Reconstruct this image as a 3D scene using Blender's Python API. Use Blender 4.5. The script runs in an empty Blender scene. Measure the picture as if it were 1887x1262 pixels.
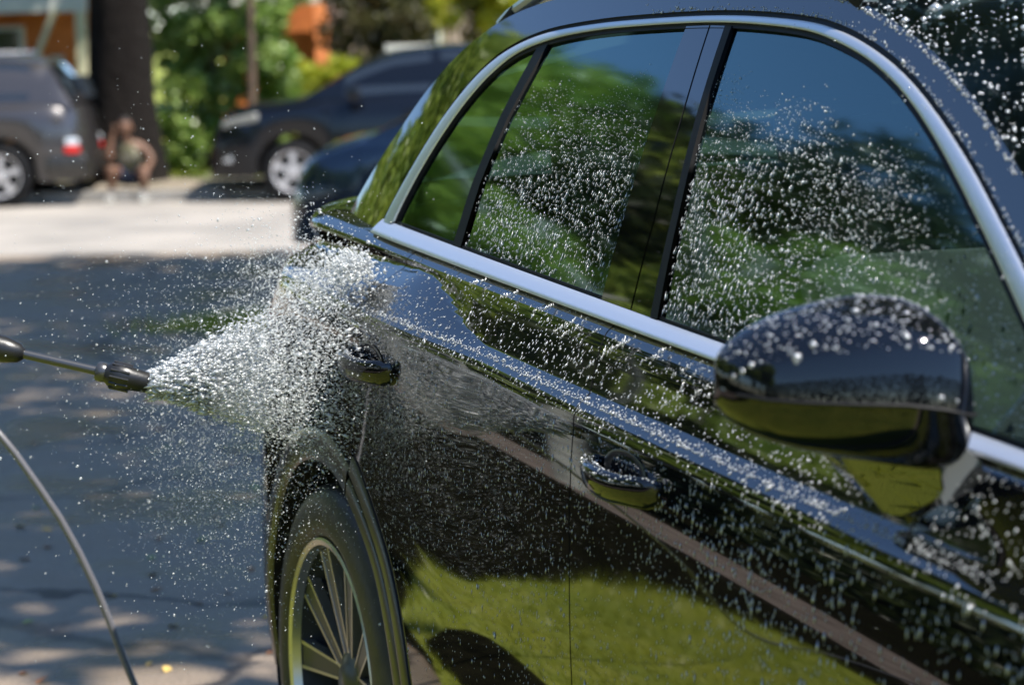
import bpy, bmesh, math, random
import numpy as np
from mathutils import Vector, Matrix
from mathutils.geometry import tessellate_polygon

# ================= camera, world, sun, exposure =================
S = bpy.context.scene
COL = S.collection
R_ = math.radians
CAM = Vector((4.57, -2.293, 1.536))
def make_camera():
    yaw, pit, rol = R_(159.49), R_(-6.478), R_(-1.187)
    F = Vector((math.cos(yaw) * math.cos(pit), math.sin(yaw) * math.cos(pit), math.sin(pit)))
    Rt = Vector((math.sin(yaw), -math.cos(yaw), 0)); U = Rt.cross(F)
    R2 = Rt * math.cos(rol) + U * math.sin(rol); U2 = -Rt * math.sin(rol) + U * math.cos(rol)
    cd = bpy.data.cameras.new('camera'); co = bpy.data.objects.new('camera', cd); COL.objects.link(co)
    co.matrix_world = Matrix(((R2.x, U2.x, -F.x, CAM.x), (R2.y, U2.y, -F.y, CAM.y), (R2.z, U2.z, -F.z, CAM.z), (0, 0, 0, 1)))
    cd.sensor_width = 36.0; cd.lens = 4856 * 36 / 1887.0
    cd.clip_start = 0.05; cd.clip_end = 600
    cd.dof.use_dof = True; cd.dof.focus_distance = 4.05; cd.dof.aperture_fstop = 4.6; cd.dof.aperture_blades = 9
    S.camera = co
make_camera()
SUN_TO = Vector((0.40, 0.33, 0.855)).normalized()      # direction towards the sun
w = bpy.data.worlds.new('World'); S.world = w; w.use_nodes = True
nt = w.node_tree; nt.nodes.clear()
wo = nt.nodes.new('ShaderNodeOutputWorld'); bg = nt.nodes.new('ShaderNodeBackground'); sky = nt.nodes.new('ShaderNodeTexSky')
sky.sky_type = 'NISHITA'; sky.sun_disc = False
sky.sun_elevation = math.asin(SUN_TO.z); sky.sun_rotation = math.atan2(SUN_TO.x, SUN_TO.y)
sky.air_density = 0.9; sky.dust_density = 0.0; sky.ozone_density = 5.5
bg.inputs['Strength'].default_value = 0.13
nt.links.new(sky.outputs[0], bg.inputs[0]); nt.links.new(bg.outputs[0], wo.inputs[0])
sl = bpy.data.lights.new('sun', 'SUN'); sl.energy = 4.6; sl.angle = R_(0.53); sl.color = (1.0, 0.95, 0.87)
so = bpy.data.objects.new('sun', sl); COL.objects.link(so); so.rotation_euler = SUN_TO.to_track_quat('Z', 'Y').to_euler(); so.location = (0, 0, 30)
S.view_settings.view_transform = 'Standard'; S.view_settings.look = 'None'
S.view_settings.exposure = 0.98; S.view_settings.gamma = 1.0; S.view_settings.use_curve_mapping = False
S.render.engine = 'CYCLES'
S.cycles.use_denoising = True; S.cycles.max_bounces = 8; S.cycles.transparent_max_bounces = 16
S.cycles.caustics_reflective = False; S.cycles.caustics_refractive = False; S.cycles.sample_clamp_indirect = 6.0
rnd = random.Random(7); RNG = np.random.default_rng(7)

# ================= materials =================
def mat(name, base, rough=0.5, metal=0.0, spec=0.5, coat=0.0, coat_rough=0.03, ior=1.5, trans=0.0, noise=None, bump=None, alpha=None):
    """noise = (second colour, scale, low, high[, detail]); bump = (scale, strength, distance)"""
    m = bpy.data.materials.new(name); m.use_nodes = True
    n = m.node_tree.nodes; l = m.node_tree.links; b = n['Principled BSDF']
    b.inputs['Base Color'].default_value = (*base, 1); b.inputs['Roughness'].default_value = rough
    b.inputs['Metallic'].default_value = metal; b.inputs['Specular IOR Level'].default_value = spec; b.inputs['IOR'].default_value = ior
    b.inputs['Coat Weight'].default_value = coat; b.inputs['Coat Roughness'].default_value = coat_rough
    b.inputs['Transmission Weight'].default_value = trans
    if noise or bump:
        tc = n.new('ShaderNodeTexCoord')
    if noise:
        nz = n.new('ShaderNodeTexNoise'); nz.inputs['Scale'].default_value = noise[1]; nz.inputs['Detail'].default_value = noise[4] if len(noise) > 4 else 6
        mr = n.new('ShaderNodeMapRange'); mr.inputs['From Min'].default_value = noise[2]; mr.inputs['From Max'].default_value = noise[3]
        mx = n.new('ShaderNodeMix'); mx.data_type = 'RGBA'; mx.inputs['A'].default_value = (*base, 1); mx.inputs['B'].default_value = (*noise[0], 1)
        l.new(tc.outputs['Object'], nz.inputs['Vector']); l.new(nz.outputs['Fac'], mr.inputs['Value'])
        l.new(mr.outputs['Result'], mx.inputs['Factor']); l.new(mx.outputs['Result'], b.inputs['Base Color'])
    if bump:
        nb = n.new('ShaderNodeTexNoise'); nb.inputs['Scale'].default_value = bump[0]; nb.inputs['Detail'].default_value = 8
        bp = n.new('ShaderNodeBump'); bp.inputs['Strength'].default_value = bump[1]; bp.inputs['Distance'].default_value = bump[2]
        l.new(tc.outputs['Object'], nb.inputs['Vector']); l.new(nb.outputs['Fac'], bp.inputs['Height']); l.new(bp.outputs['Normal'], b.inputs['Normal'])
    return m

def glass_mat(name, tint, boost, rough=0.01):
    m = bpy.data.materials.new(name); m.use_nodes = True
    n = m.node_tree.nodes; l = m.node_tree.links; n.clear()
    o = n.new('ShaderNodeOutputMaterial'); t = n.new('ShaderNodeBsdfTransparent'); t.inputs[0].default_value = (*tint, 1)
    g = n.new('ShaderNodeBsdfGlossy'); g.inputs['Roughness'].default_value = rough; g.inputs['Color'].default_value = (0.66, 0.97, 1.0, 1)
    f = n.new('ShaderNodeFresnel'); f.inputs['IOR'].default_value = boost
    x = n.new('ShaderNodeMixShader')
    l.new(f.outputs[0], x.inputs[0]); l.new(t.outputs[0], x.inputs[1]); l.new(g.outputs[0], x.inputs[2]); l.new(x.outputs[0], o.inputs['Surface'])
    return m

def leaf_mat(name, c1, c2, scale=3.0, trans=0.45):
    m = bpy.data.materials.new(name); m.use_nodes = True
    n = m.node_tree.nodes; l = m.node_tree.links; n.clear()
    o = n.new('ShaderNodeOutputMaterial'); tc = n.new('ShaderNodeTexCoord'); nz = n.new('ShaderNodeTexNoise'); nz.inputs['Scale'].default_value = scale
    mr = n.new('ShaderNodeMapRange'); mr.inputs['From Min'].default_value = 0.35; mr.inputs['From Max'].default_value = 0.65
    mx = n.new('ShaderNodeMix'); mx.data_type = 'RGBA'; mx.inputs['A'].default_value = (*c1, 1); mx.inputs['B'].default_value = (*c2, 1)
    d = n.new('ShaderNodeBsdfDiffuse'); t = n.new('ShaderNodeBsdfTranslucent'); x = n.new('ShaderNodeMixShader'); x.inputs[0].default_value = trans
    g = n.new('ShaderNodeBsdfGlossy'); g.inputs['Roughness'].default_value = 0.35; g.inputs['Color'].default_value = (0.5, 0.5, 0.5, 1)
    x2 = n.new('ShaderNodeMixShader'); x2.inputs[0].default_value = 0.07
    l.new(tc.outputs['Object'], nz.inputs['Vector']); l.new(nz.outputs['Fac'], mr.inputs['Value']); l.new(mr.outputs['Result'], mx.inputs['Factor'])
    l.new(mx.outputs['Result'], d.inputs[0]); l.new(mx.outputs['Result'], t.inputs[0])
    l.new(d.outputs[0], x.inputs[1]); l.new(t.outputs[0], x.inputs[2]); l.new(x.outputs[0], x2.inputs[1]); l.new(g.outputs[0], x2.inputs[2])
    l.new(x2.outputs[0], o.inputs['Surface'])
    return m

def water_mat(name, white, clear):
    m = bpy.data.materials.new(name); m.use_nodes = True
    n = m.node_tree.nodes; l = m.node_tree.links; n.clear()
    o = n.new('ShaderNodeOutputMaterial')
    d = n.new('ShaderNodeBsdfDiffuse'); d.inputs[0].default_value = (0.92, 0.95, 0.96, 1)
    tl = n.new('ShaderNodeBsdfTranslucent'); tl.inputs[0].default_value = (0.92, 0.95, 0.96, 1)
    tr = n.new('ShaderNodeBsdfTransparent'); g = n.new('ShaderNodeBsdfGlossy'); g.inputs['Roughness'].default_value = 0.25
    a = n.new('ShaderNodeMixShader'); a.inputs[0].default_value = 0.5
    b = n.new('ShaderNodeMixShader'); b.inputs[0].default_value = clear
    c = n.new('ShaderNodeMixShader'); c.inputs[0].default_value = 1 - white
    l.new(d.outputs[0], a.inputs[1]); l.new(tl.outputs[0], a.inputs[2])
    l.new(a.outputs[0], c.inputs[1]); l.new(g.outputs[0], c.inputs[2])
    l.new(c.outputs[0], b.inputs[1]); l.new(tr.outputs[0], b.inputs[2]); l.new(b.outputs[0], o.inputs['Surface'])
    return m

M = {}
M['paint'] = mat('black_paint', (0.002, 0.0025, 0.0035), 0.4, 0.0, 0.0, 1.0, 0.032, 1.45)
M['paint'].node_tree.nodes['Principled BSDF'].inputs['Coat IOR'].default_value = 2.1
M['plastic'] = mat('black_plastic', (0.018, 0.016, 0.014), 0.30, noise=((0.035, 0.029, 0.022), 18, 0.4, 0.7), coat=0.4, coat_rough=0.2)
M['rubber'] = mat('rubber', (0.006, 0.006, 0.007), 0.6, spec=0.25)
M['tyre'] = mat('tyre_rubber', (0.018, 0.016, 0.013), 0.45, noise=((0.045, 0.038, 0.027), 14, 0.4, 0.7), bump=(60, 0.3, 0.004))
M['chrome'] = mat('brushed_trim', (0.76, 0.78, 0.82), 0.38, 0.8)
M['mirror'] = mat('mirror_glass', (0.9, 0.9, 0.9), 0.03, 1.0)
M['cap'] = mat('mirror_cap_paint', (0.003, 0.0035, 0.005), 0.4, 0.0, 0.0, 1.0, 0.03, 1.45); M['cap'].node_tree.nodes['Principled BSDF'].inputs['Coat IOR'].default_value = 1.55
M['glass'] = glass_mat('side_glass', (0.26, 0.38, 0.35), 2.3, 0.045)
M['dglass'] = glass_mat('dark_glass', (0.07, 0.10, 0.09), 1.9)
M['wglass'] = glass_mat('windscreen_glass', (0.70, 0.76, 0.74), 1.4, 0.16)
M['inner'] = mat('cabin_plastic', (0.02, 0.021, 0.023), 0.7)
M['seat'] = mat('seat_fabric', (0.08, 0.08, 0.085), 0.8)
M['liner'] = mat('headliner', (0.30, 0.31, 0.30), 0.9)
M['rim_dark'] = mat('rim_dark', (0.06, 0.065, 0.068), 0.3, 0.6)
M['rim_edge'] = mat('rim_machined', (0.62, 0.58, 0.50), 0.28, 0.9)
M['disc'] = mat('brake_disc', (0.25, 0.25, 0.26), 0.35, 0.9)
M['red'] = mat('red_lens', (0.60, 0.012, 0.008), 0.3)
M['lamp'] = mat('clear_lens', (0.75, 0.78, 0.80), 0.15, 0.3, coat=1.0)
M['amber'] = mat('amber_lens', (0.7, 0.25, 0.02), 0.2, coat=1.0)
M['drop'] = water_mat('water_drop', 0.46, 0.28)
M['mist'] = water_mat('water_mist', 0.8, 0.55)
M['foam'] = water_mat('water_white', 0.72, 0.25)

# ================= object helpers =================
def tag(o, label=None, cat=None, group=None, kind=None):
    if label: o['label'] = label
    if cat: o['category'] = cat
    if group: o['group'] = group
    if kind: o['kind'] = kind
    return o

def link(name, me, m=None, parent=None):
    o = bpy.data.objects.new(name, me); COL.objects.link(o)
    if m is not None and me is not None:
        me.materials.clear(); me.materials.append(m)
    if parent: o.parent = parent
    return o

def thing(name, label, cat, loc=(0, 0, 0), rz=0.0, group=None):
    o = bpy.data.objects.new(name, None); COL.objects.link(o); o.location = loc; o.rotation_euler = (0, 0, rz)
    o.empty_display_size = 0.2
    return tag(o, label, cat, group)

def mesh(name, verts, faces, m, parent=None, smooth=True, normals=None):
    me = bpy.data.meshes.new(name); me.from_pydata([tuple(v) for v in verts], [], faces); me.update()
    if smooth: me.polygons.foreach_set('use_smooth', [True] * len(me.polygons))
    if normals is not None: me.normals_split_custom_set_from_vertices([tuple(n) for n in normals])
    return link(name, me, m, parent)

def fast_mesh(name, V, Fc, m, parent=None, smooth=False):
    """V (n,3) float array, Fc (k,3|4) int array"""
    k, s = Fc.shape
    me = bpy.data.meshes.new(name)
    me.vertices.add(len(V)); me.vertices.foreach_set('co', V.astype(np.float32).ravel())
    me.loops.add(k * s); me.loops.foreach_set('vertex_index', Fc.astype(np.int32).ravel())
    me.polygons.add(k); me.polygons.foreach_set('loop_start', np.arange(0, k * s, s, dtype=np.int32))
    me.polygons.foreach_set('loop_total', np.full(k, s, dtype=np.int32))
    me.polygons.foreach_set('use_smooth', np.full(k, smooth))
    me.update(calc_edges=True); me.validate()
    return link(name, me, m, parent)

class MB:
    """collects simple shapes into one mesh"""
    def __init__(s): s.bm = bmesh.new()
    def box(s, c, d, rz=0.0, rx=0.0, ry=0.0, bev=0.0):
        r = bmesh.ops.create_cube(s.bm, size=1.0)
        vs = r['verts']
        T = Matrix.Translation(c) @ Matrix.Rotation(rz, 4, 'Z') @ Matrix.Rotation(ry, 4, 'Y') @ Matrix.Rotation(rx, 4, 'X') @ Matrix.Diagonal((*d, 1))
        bmesh.ops.transform(s.bm, matrix=T, verts=vs)
        if bev:
            es = list({e for v in vs for e in v.link_edges})
            bmesh.ops.bevel(s.bm, geom=es, offset=bev, segments=3, affect='EDGES', profile=0.6)
        return s
    def tube(s, pts, rad, n=10, cap=True, sx=1.0):
        pts = [Vector(p) for p in pts]
        rad = rad if isinstance(rad, (list, tuple)) else [rad] * len(pts)
        rings = []
        up = Vector((0, 0, 1))
        for i, p in enumerate(pts):
            t = (pts[min(i + 1, len(pts) - 1)] - pts[max(i - 1, 0)]).normalized()
            a = t.cross(up)
            if a.length < 1e-3: a = t.cross(Vector((1, 0, 0)))
            a.normalize(); b = a.cross(t)
            rings.append([s.bm.verts.new(p + (a * math.cos(2 * math.pi * k / n) * sx + b * math.sin(2 * math.pi * k / n)) * rad[i]) for k in range(n)])
        for r0, r1 in zip(rings, rings[1:]):
            for k in range(n): s.bm.faces.new((r0[k], r0[(k + 1) % n], r1[(k + 1) % n], r1[k]))
        if cap:
            s.bm.faces.new(rings[0][::-1]); s.bm.faces.new(rings[-1])
        return s
    def lathe(s, prof, axis='Y', c=(0, 0, 0), n=48):
        c = Vector(c); rings = []
        for (r, h) in prof:
            ring = []
            for k in range(n):
                a = 2 * math.pi * k / n
                v = {'Y': Vector((r * math.cos(a), h, r * math.sin(a))), 'Z': Vector((r * math.cos(a), r * math.sin(a), h)), 'X': Vector((h, r * math.cos(a), r * math.sin(a)))}[axis]
                ring.append(s.bm.verts.new(c + v))
            rings.append(ring)
        for r0, r1 in zip(rings, rings[1:]):
            for k in range(n): s.bm.faces.new((r0[k], r0[(k + 1) % n], r1[(k + 1) % n], r1[k]))
        return s
    def prism(s, poly, o, u, v, w):
        """2D polygon poly in the plane (u, v) at o, extruded by the vector w"""
        o, u, v, w = map(Vector, (o, u, v, w))
        a = [s.bm.verts.new(o + u * x + v * y) for x, y in poly]; b = [s.bm.verts.new(q.co + w) for q in a]
        s.bm.faces.new(a); s.bm.faces.new(b[::-1])
        for i in range(len(a)):
            j = (i + 1) % len(a); s.bm.faces.new((a[j], a[i], b[i], b[j]))
        return s
    def build(s, name, m, parent=None, smooth=False, sub=0, sharp=35):
        bmesh.ops.recalc_face_normals(s.bm, faces=s.bm.faces)
        me = bpy.data.meshes.new(name); s.bm.to_mesh(me); s.bm.free()
        o = link(name, me, m, parent)
        if smooth:
            me.polygons.foreach_set('use_smooth', [True] * len(me.polygons))
            if not sub: me.set_sharp_from_angle(angle=R_(sharp))
        if sub:
            md = o.modifiers.new('sub', 'SUBSURF'); md.levels = sub; md.render_levels = sub
        return o

def resample(pts, n):
    """n points evenly along a polyline smoothed by Catmull-Rom"""
    P = [Vector(p) for p in pts]; D = []
    for i in range(len(P) - 1):
        p0 = P[max(i - 1, 0)]; p1 = P[i]; p2 = P[i + 1]; p3 = P[min(i + 2, len(P) - 1)]
        for k in range(12):
            t = k / 12
            D.append(0.5 * ((2 * p1) + (p2 - p0) * t + (2 * p0 - 5 * p1 + 4 * p2 - p3) * t * t + (3 * p1 - p0 - 3 * p2 + p3) * t ** 3))
    D.append(P[-1].copy())
    L = [0.0]
    for a, b in zip(D, D[1:]): L.append(L[-1] + (b - a).length)
    out = []; j = 0
    for k in range(n):
        s = L[-1] * k / (n - 1)
        while j < len(L) - 2 and L[j + 1] < s: j += 1
        t = 0 if L[j + 1] == L[j] else (s - L[j]) / (L[j + 1] - L[j])
        out.append(D[j].lerp(D[j + 1], min(1, max(0, t))))
    return out

def grid_faces(nr, nc, wrap=False):
    F = []
    for i in range(nr - 1):
        for j in range(nc if wrap else nc - 1):
            k = (j + 1) % nc; F.append((i * nc + j, i * nc + k, (i + 1) * nc + k, (i + 1) * nc + j))
    return F

# the street behind is laid out in its own frame: lateral (to the right), distance (away from the camera), height
EU = Vector((0.3503, 0.9367, 0)); EW = Vector((-0.9367, 0.3503, 0)); STREET_RZ = math.atan2(0.9367, 0.3503)
def LW(x, d, z): return Vector((CAM.x, CAM.y, 0)) + EU * x + EW * d + Vector((0, 0, z))

# ---- body surface of the washed car: X forward from the rear axle, Y to its left, Z up -------------
def sm(a, b, x):
    t = min(1.0, max(0.0, (x - a) / (b - a)))
    return t * t * (3 - 2 * t)

def flare(X):
    return 0.026 * sm(-0.75, -0.1, X) * (1 - sm(0.25, 0.80, X))

def droop(X):
    return 0.10 * max(0.0, X - 2.5) ** 2

def zc(X):
    return 1.093 - 0.0535 * X - droop(X)

def zb(X):
    return 1.190 - 0.0505 * X - droop(X)

def Wp(X):
    w = 0.966 - 0.006 * (X - 1.2) ** 2
    if X < -0.42:
        w -= 0.44 - math.sqrt(max(0.0, 0.44 ** 2 - (X + 0.42) ** 2))
    if X > 3.1:
        w -= 0.30 * (1 - math.sqrt(max(0.0, 1 - ((X - 3.1) / 0.66) ** 2)))
    return w

def zl(X):
    top = min(1.150, zb(X) - 0.024)
    lo = zc(X) + 0.012
    return lo + (top - lo) * (1 - sm(0.30, 0.76, X))

def off(X, z):
    T = lambda d: math.tan(math.radians(d))
    c, b, l = zc(X), zb(X), zl(X)
    h = (l - c - 0.012) / max(1e-4, (min(1.150, b - 0.024) - c - 0.012))
    F = flare(X)
    ol = 0.061 + h * (0.103 - 0.061)
    k = [(0.20, 0.045, -T(16)), (0.45, 0.004, -T(4)), (0.62, 0.0, 0.0), (0.80, 0.0095 - F * 0.5, T(5)), (c - 0.035, 0.0285 - F, T(10) - F * 3), (c, 0.042 - F, T(44)),
         (l, ol, T(60)), (l + 0.004, ol + 0.003, T(33)),
         (b - 0.014, 0.108, T(36)), (b, 0.128, T(60)), (b + 0.03, 0.175, T(60))]
    if z <= k[0][0]:
        return k[0][1] + (k[0][0] - z) * T(16)
    for (z0, o0, m0), (z1, o1, m1) in zip(k, k[1:]):
        if z <= z1:
            H = max(1e-5, z1 - z0)
            t = (z - z0) / H
            return ((2*t**3 - 3*t*t + 1) * o0 + (t**3 - 2*t*t + t) * H * m0 + (-2*t**3 + 3*t*t) * o1 + (t**3 - t*t) * H * m1)
    return k[-1][1]

def tail_in(z):
    return 0.065 * sm(0.78, 0.90, z) + 0.065 * sm(1.0, 1.09, z) - 0.075 * sm(1.10, 1.19, z)

def y_low(X, z):
    Xs = X - tail_in(z) * (1 - sm(-0.4, 0.1, X))
    return Wp(Xs) - off(X, z)

def y_up(X, z):
    b = zb(min(X, 2.4))
    s = z - b
    y = Wp(X) - 0.128 - 0.004 - math.tan(math.radians(21)) * s - 0.25 * s * abs(s)
    y -= 0.16 * max(0.0, 0.1 - X) ** 2
    return y

# ================= the washed car =================
def y_all(X, z):
    return y_low(X, z) if z <= zb(X) + 0.001 else y_up(X, z)

_cache = {}
def pt_nrm(fn, x, z, inset=0.0):
    h = 0.0008
    y = fn(x, z); fx = (fn(x + h, z) - fn(x - h, z)) / (2 * h); fz = (fn(x, z + h) - fn(x, z - h)) / (2 * h)
    n = Vector((-fx, -1.0, -fz)).normalized()
    return Vector((x, -(y - inset), z)), n

LOW_ZS = [0.24 + 0.04 * i for i in range(19)] + [1.02 + 0.014 * i for i in range(3)] + [1.052 + 0.0045 * i for i in range(36)]
UP_ZS = [1.06 + 0.035 * i for i in range(20)]
def panel(name, poly, fn, m, parent, depth=0.018, inset=0.0, zs=None, dx=0.04, both=True, part_label=None):
    """a body panel or pane: the outline poly, given along the side of the car as (X, Z), laid on the body surface fn with real thickness"""
    low = fn is y_low
    zs = zs or (LOW_ZS if low else UP_ZS)
    bm = bmesh.new()
    bm.faces.new([bm.verts.new((x, 0, z)) for x, z in poly])
    xa = min(p[0] for p in poly); xb = max(p[0] for p in poly)
    def cut(co, no):
        bmesh.ops.bisect_plane(bm, geom=bm.verts[:] + bm.edges[:] + bm.faces[:], plane_co=co, plane_no=no, dist=1e-6)
    k = math.ceil(xa / dx)
    while k * dx < xb: cut((k * dx, 0, 0), (1, 0, 0)); k += 1
    if xa < -0.5:
        for q in range(12): cut((-0.50 - 0.032 * q + 0.013, 0, 0), (1, 0, 0))
    sl = Vector((0.0535, 0, 1)).normalized()
    for z in zs: cut((0, 0, z), sl if low else (0, 0, 1))
    bmesh.ops.remove_doubles(bm, verts=bm.verts, dist=1e-5)
    bmesh.ops.triangulate(bm, faces=[f for f in bm.faces if len(f.verts) > 4])
    bm.verts.ensure_lookup_table(); bm.verts.index_update()
    P = []; N = []
    for v in bm.verts:
        p, n = pt_nrm(fn, v.co.x, v.co.z, inset); P.append(p); N.append(n)
    F = []
    for f in bm.faces:
        f.normal_update(); ids = [v.index for v in f.verts]
        F.append(ids if f.normal.y < 0 else ids[::-1])
    rim = {}
    nb = len(P)
    def rv(i):
        if i not in rim:
            a = len(P); P.append(P[i].copy()); P.append(P[i] + Vector((0, depth, 0)))
            d = Vector((P[i].x - cx, 0, P[i].z - cz)); d = d.normalized() if d.length > 1e-6 else Vector((0, 0, 1))
            N.append(d); N.append(d); rim[i] = a
        return rim[i]
    cx = sum(p[0] for p in poly) / len(poly); cz = sum(p[1] for p in poly) / len(poly)
    nf = len(F)
    fs = {(a, b) for f in F for a, b in zip(f, f[1:] + f[:1])}
    if depth:
        for a, b in [e for e in fs if (e[1], e[0]) not in fs]:
            ra, rb = rv(a), rv(b); F.append([rb, ra, ra + 1, rb + 1])
    bm.free()
    o = mesh(name, P, F, m, parent, True, N); obs = [o]
    if both:
        obs.append(mesh(name, [Vector((p.x, -p.y, p.z)) for p in P], [f[::-1] for f in F], m, parent, True, [Vector((n.x, -n.y, n.z)) for n in N]))
    for q in obs:
        q.data.materials.append(M['cutedge'])
        for pl in q.data.polygons[nf:]: pl.material_index = 1
    return o

def strip(name, A, B, fn, m, parent, n=90, lift=0.006, base=-0.004, both=True, prof=None):
    """a raised trim strip between two outlines on the body side"""
    a = resample([Vector((x, 0, z)) for x, z in A], n); b = resample([Vector((x, 0, z)) for x, z in B], n)
    prof = prof or [(0.0, base), (0.0, lift * 0.4), (0.12, lift * 0.85), (0.3, lift), (0.7, lift), (0.88, lift * 0.85), (1.0, lift * 0.4), (1.0, base)]
    V = []
    for i in range(n):
        for t, h in prof:
            p = a[i].lerp(b[i], t); V.append(Vector((p.x, -(fn(p.x, p.z) + h), p.z)))
    F = grid_faces(n, len(prof))
    o = mesh(name, V, F, m, parent); bmf(o)
    if both:
        o2 = mesh(name, [Vector((v.x, -v.y, v.z)) for v in V], F, m, parent); bmf(o2)
    return o

def bmf(o, sharp=None):
    bm = bmesh.new(); bm.from_mesh(o.data); bmesh.ops.recalc_face_normals(bm, faces=bm.faces)
    bm.to_mesh(o.data); bm.free()
    if sharp: o.data.set_sharp_from_angle(angle=R_(sharp))

M['cutedge'] = mat('hem_edge', (0.008, 0.008, 0.008), 0.9, spec=0.1)
car = thing('washed_car', 'black wet SUV with silver window trim being washed in the foreground', 'car', (0, 0, 0))

EDGE = [(-0.80, 0.27), (-0.835, 0.40), (-0.845, 0.60), (-0.835, 0.76), (-0.785, 0.89), (-0.765, 1.0), (-0.705, 1.10), (-0.70, 1.165), (-0.665, 1.208), (-0.59, 1.2195), (-0.35, 1.2140),
        (-0.27, 1.295), (-0.181, 1.378), (-0.101, 1.456), (-0.003, 1.523), (0.142, 1.579), (0.329, 1.608), (0.6, 1.623), (0.9, 1.625), (1.2, 1.610), (1.383, 1.586),
        (1.475, 1.565), (1.594, 1.534), (1.699, 1.500), (1.827, 1.448), (1.965, 1.381), (2.2, 1.255), (2.44, 1.112), (2.52, 1.070),
        (2.8, zb(2.8) + 0.004), (3.1, zb(3.1) + 0.004), (3.4, zb(3.4) + 0.004), (3.6, zb(3.6)), (3.70, 0.80), (3.735, 0.68), (3.74, 0.5), (3.70, 0.28)]
def top_skin(name, i0, i1, bulge, m, parent, n=44, expo=2.4, inset=0.0, sub=4, nc=None):
    pts = [Vector((x, 0, z)) for x, z in EDGE[i0:i1 + 1]]
    pts = resample(pts, (i1 - i0) * sub + 1)
    V = []
    K = len(pts)
    for i, p in enumerate(pts):
        t = (pts[min(i + 1, K - 1)] - pts[max(i - 1, 0)]).normalized()
        nn = Vector((-t.z, 0, t.x))
        Y = y_all(p.x, p.z) - 0.002
        b = bulge if not isinstance(bulge, (tuple, list)) else bulge[0] + (bulge[1] - bulge[0]) * i / (K - 1)
        for j in range(n + 1):
            a = -1 + 2 * j / n
            a = math.copysign(abs(a) ** 0.8, a)
            V.append(p + nn * (b * (1 - abs(a) ** expo) - inset) + Vector((0, a * Y, 0)))
    o = mesh(name, V, grid_faces(K, n + 1), m, parent); bmf(o)
    return o
top_skin('tailgate', 0, 9, (0.05, 0.02), M['paint'], car)
top_skin('rear_window', 9, 14, (0.02, 0.07), M['dglass'], car)
top_skin('roof', 14, 20, 0.05, M['paint'], car, expo=2.0)
top_skin('windscreen', 20, 28, (0.05, 0.10), M['wglass'], car, expo=2.0, inset=0.004)
top_skin('bonnet', 28, 32, (0.10, 0.06), M['paint'], car, expo=2.2)
top_skin('front_bumper', 32, 36, (0.06, 0.08), M['paint'], car)

# --- side panels ---
def arc(cx, cz, r, a0, a1, n):
    return [(cx + r * math.cos(R_(a0 + (a1 - a0) * i / n)), cz + r * math.sin(R_(a0 + (a1 - a0) * i / n))) for i in range(n + 1)]
ZW = 0.372
RG = [(0.196, 1.12), (0.186, 1.06), (0.180, 1.00), (0.184, 0.93), (0.196, 0.86)]
BG = [(1.128, 1.09), (1.165, 1.040), (1.181, 1.0), (1.187, 0.95), (1.194, 0.87), (1.208, 0.78), (1.228, 0.66), (1.242, 0.5), (1.245, 0.28)]
a_r = math.degrees(math.atan2(0.835 - ZW, 0.20))
def top_line(x0, x1, n=24): return [(x0 + (x1 - x0) * i / n, zb(x0 + (x1 - x0) * i / n)) for i in range(n + 1)]
quarter = top_line(-0.59, 0.206) + RG + arc(0, ZW, 0.478, a_r - 1.5, 188, 40) + [(-0.49, 0.27), (-0.60, 0.265), (-0.79, 0.275), (-0.833, 0.40), (-0.843, 0.60), (-0.833, 0.76), (-0.783, 0.89), (-0.763, 1.0), (-0.705, 1.10), (-0.70, 1.165), (-0.665, 1.208)]
panel('quarter_panel', quarter, y_low, M['paint'], car)
g = 0.004
rear_door = top_line(0.206 + g, 1.106) + BG + [(0.515, 0.28)] + arc(0, ZW, 0.506, 0, a_r - 1, 24) + [(x + g, z) for x, z in RG[::-1]]
panel('rear_door', rear_door, y_low, M['paint'], car)
FG = [(2.40, 1.0), (2.385, 0.8), (2.36, 0.6), (2.34, 0.28)]
front_door = top_line(1.106 + g, 2.41) + FG + [(x + g, z) for x, z in BG[::-1]]
panel('front_door', front_door, y_low, M['paint'], car)
fender = top_line(2.41 + g, 3.60) + [(3.69, 0.80), (3.725, 0.68), (3.73, 0.5), (3.69, 0.28), (3.36, 0.28)] + arc(2.87, ZW, 0.478, -8, 188, 44) + [(x + g, z) for x, z in FG[::-1]][0:]
panel('front_wing', fender, y_low, M['paint'], car)

# --- window surround, drawn along the side of the car ---
CHR_OUT = [(-0.053, 1.194), (-0.040, 1.235), (0.006, 1.315), (0.050, 1.385), (0.099, 1.443), (0.160, 1.492), (0.245, 1.527), (0.373, 1.551), (0.567, 1.564), (0.76, 1.569), (0.96, 1.5705), (1.119, 1.567), (1.288, 1.557), (1.393, 1.543), (1.5, 1.520), (1.616, 1.486), (1.732, 1.441), (1.854, 1.385), (1.973, 1.322), (2.06, 1.273), (2.2, 1.192), (2.31, 1.125), (2.385, 1.074)]
CHR_IN0 = [(0.020, 1.216), (0.030, 1.245), (0.060, 1.307), (0.097, 1.368), (0.142, 1.425), (0.200, 1.474), (0.285, 1.513), (0.420, 1.536), (0.588, 1.548), (0.779, 1.553), (0.979, 1.5545), (1.137, 1.550), (1.300, 1.539), (1.413, 1.521), (1.529, 1.494), (1.645, 1.455), (1.767, 1.401), (1.890, 1.337), (2.005, 1.272), (2.10, 1.215), (2.21, 1.148), (2.28, 1.098)]
def offset_curve(C, d):
    out = []
    for i, (x, z) in enumerate(C):
        a = C[max(i - 1, 0)]; b = C[min(i + 1, len(C) - 1)]
        t = Vector((b[0] - a[0], b[1] - a[1])).normalized(); out.append((x + t.y * d, z - t.x * d))
    return out
CHR_IN = offset_curve(CHR_IN0, -0.0055)
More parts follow.
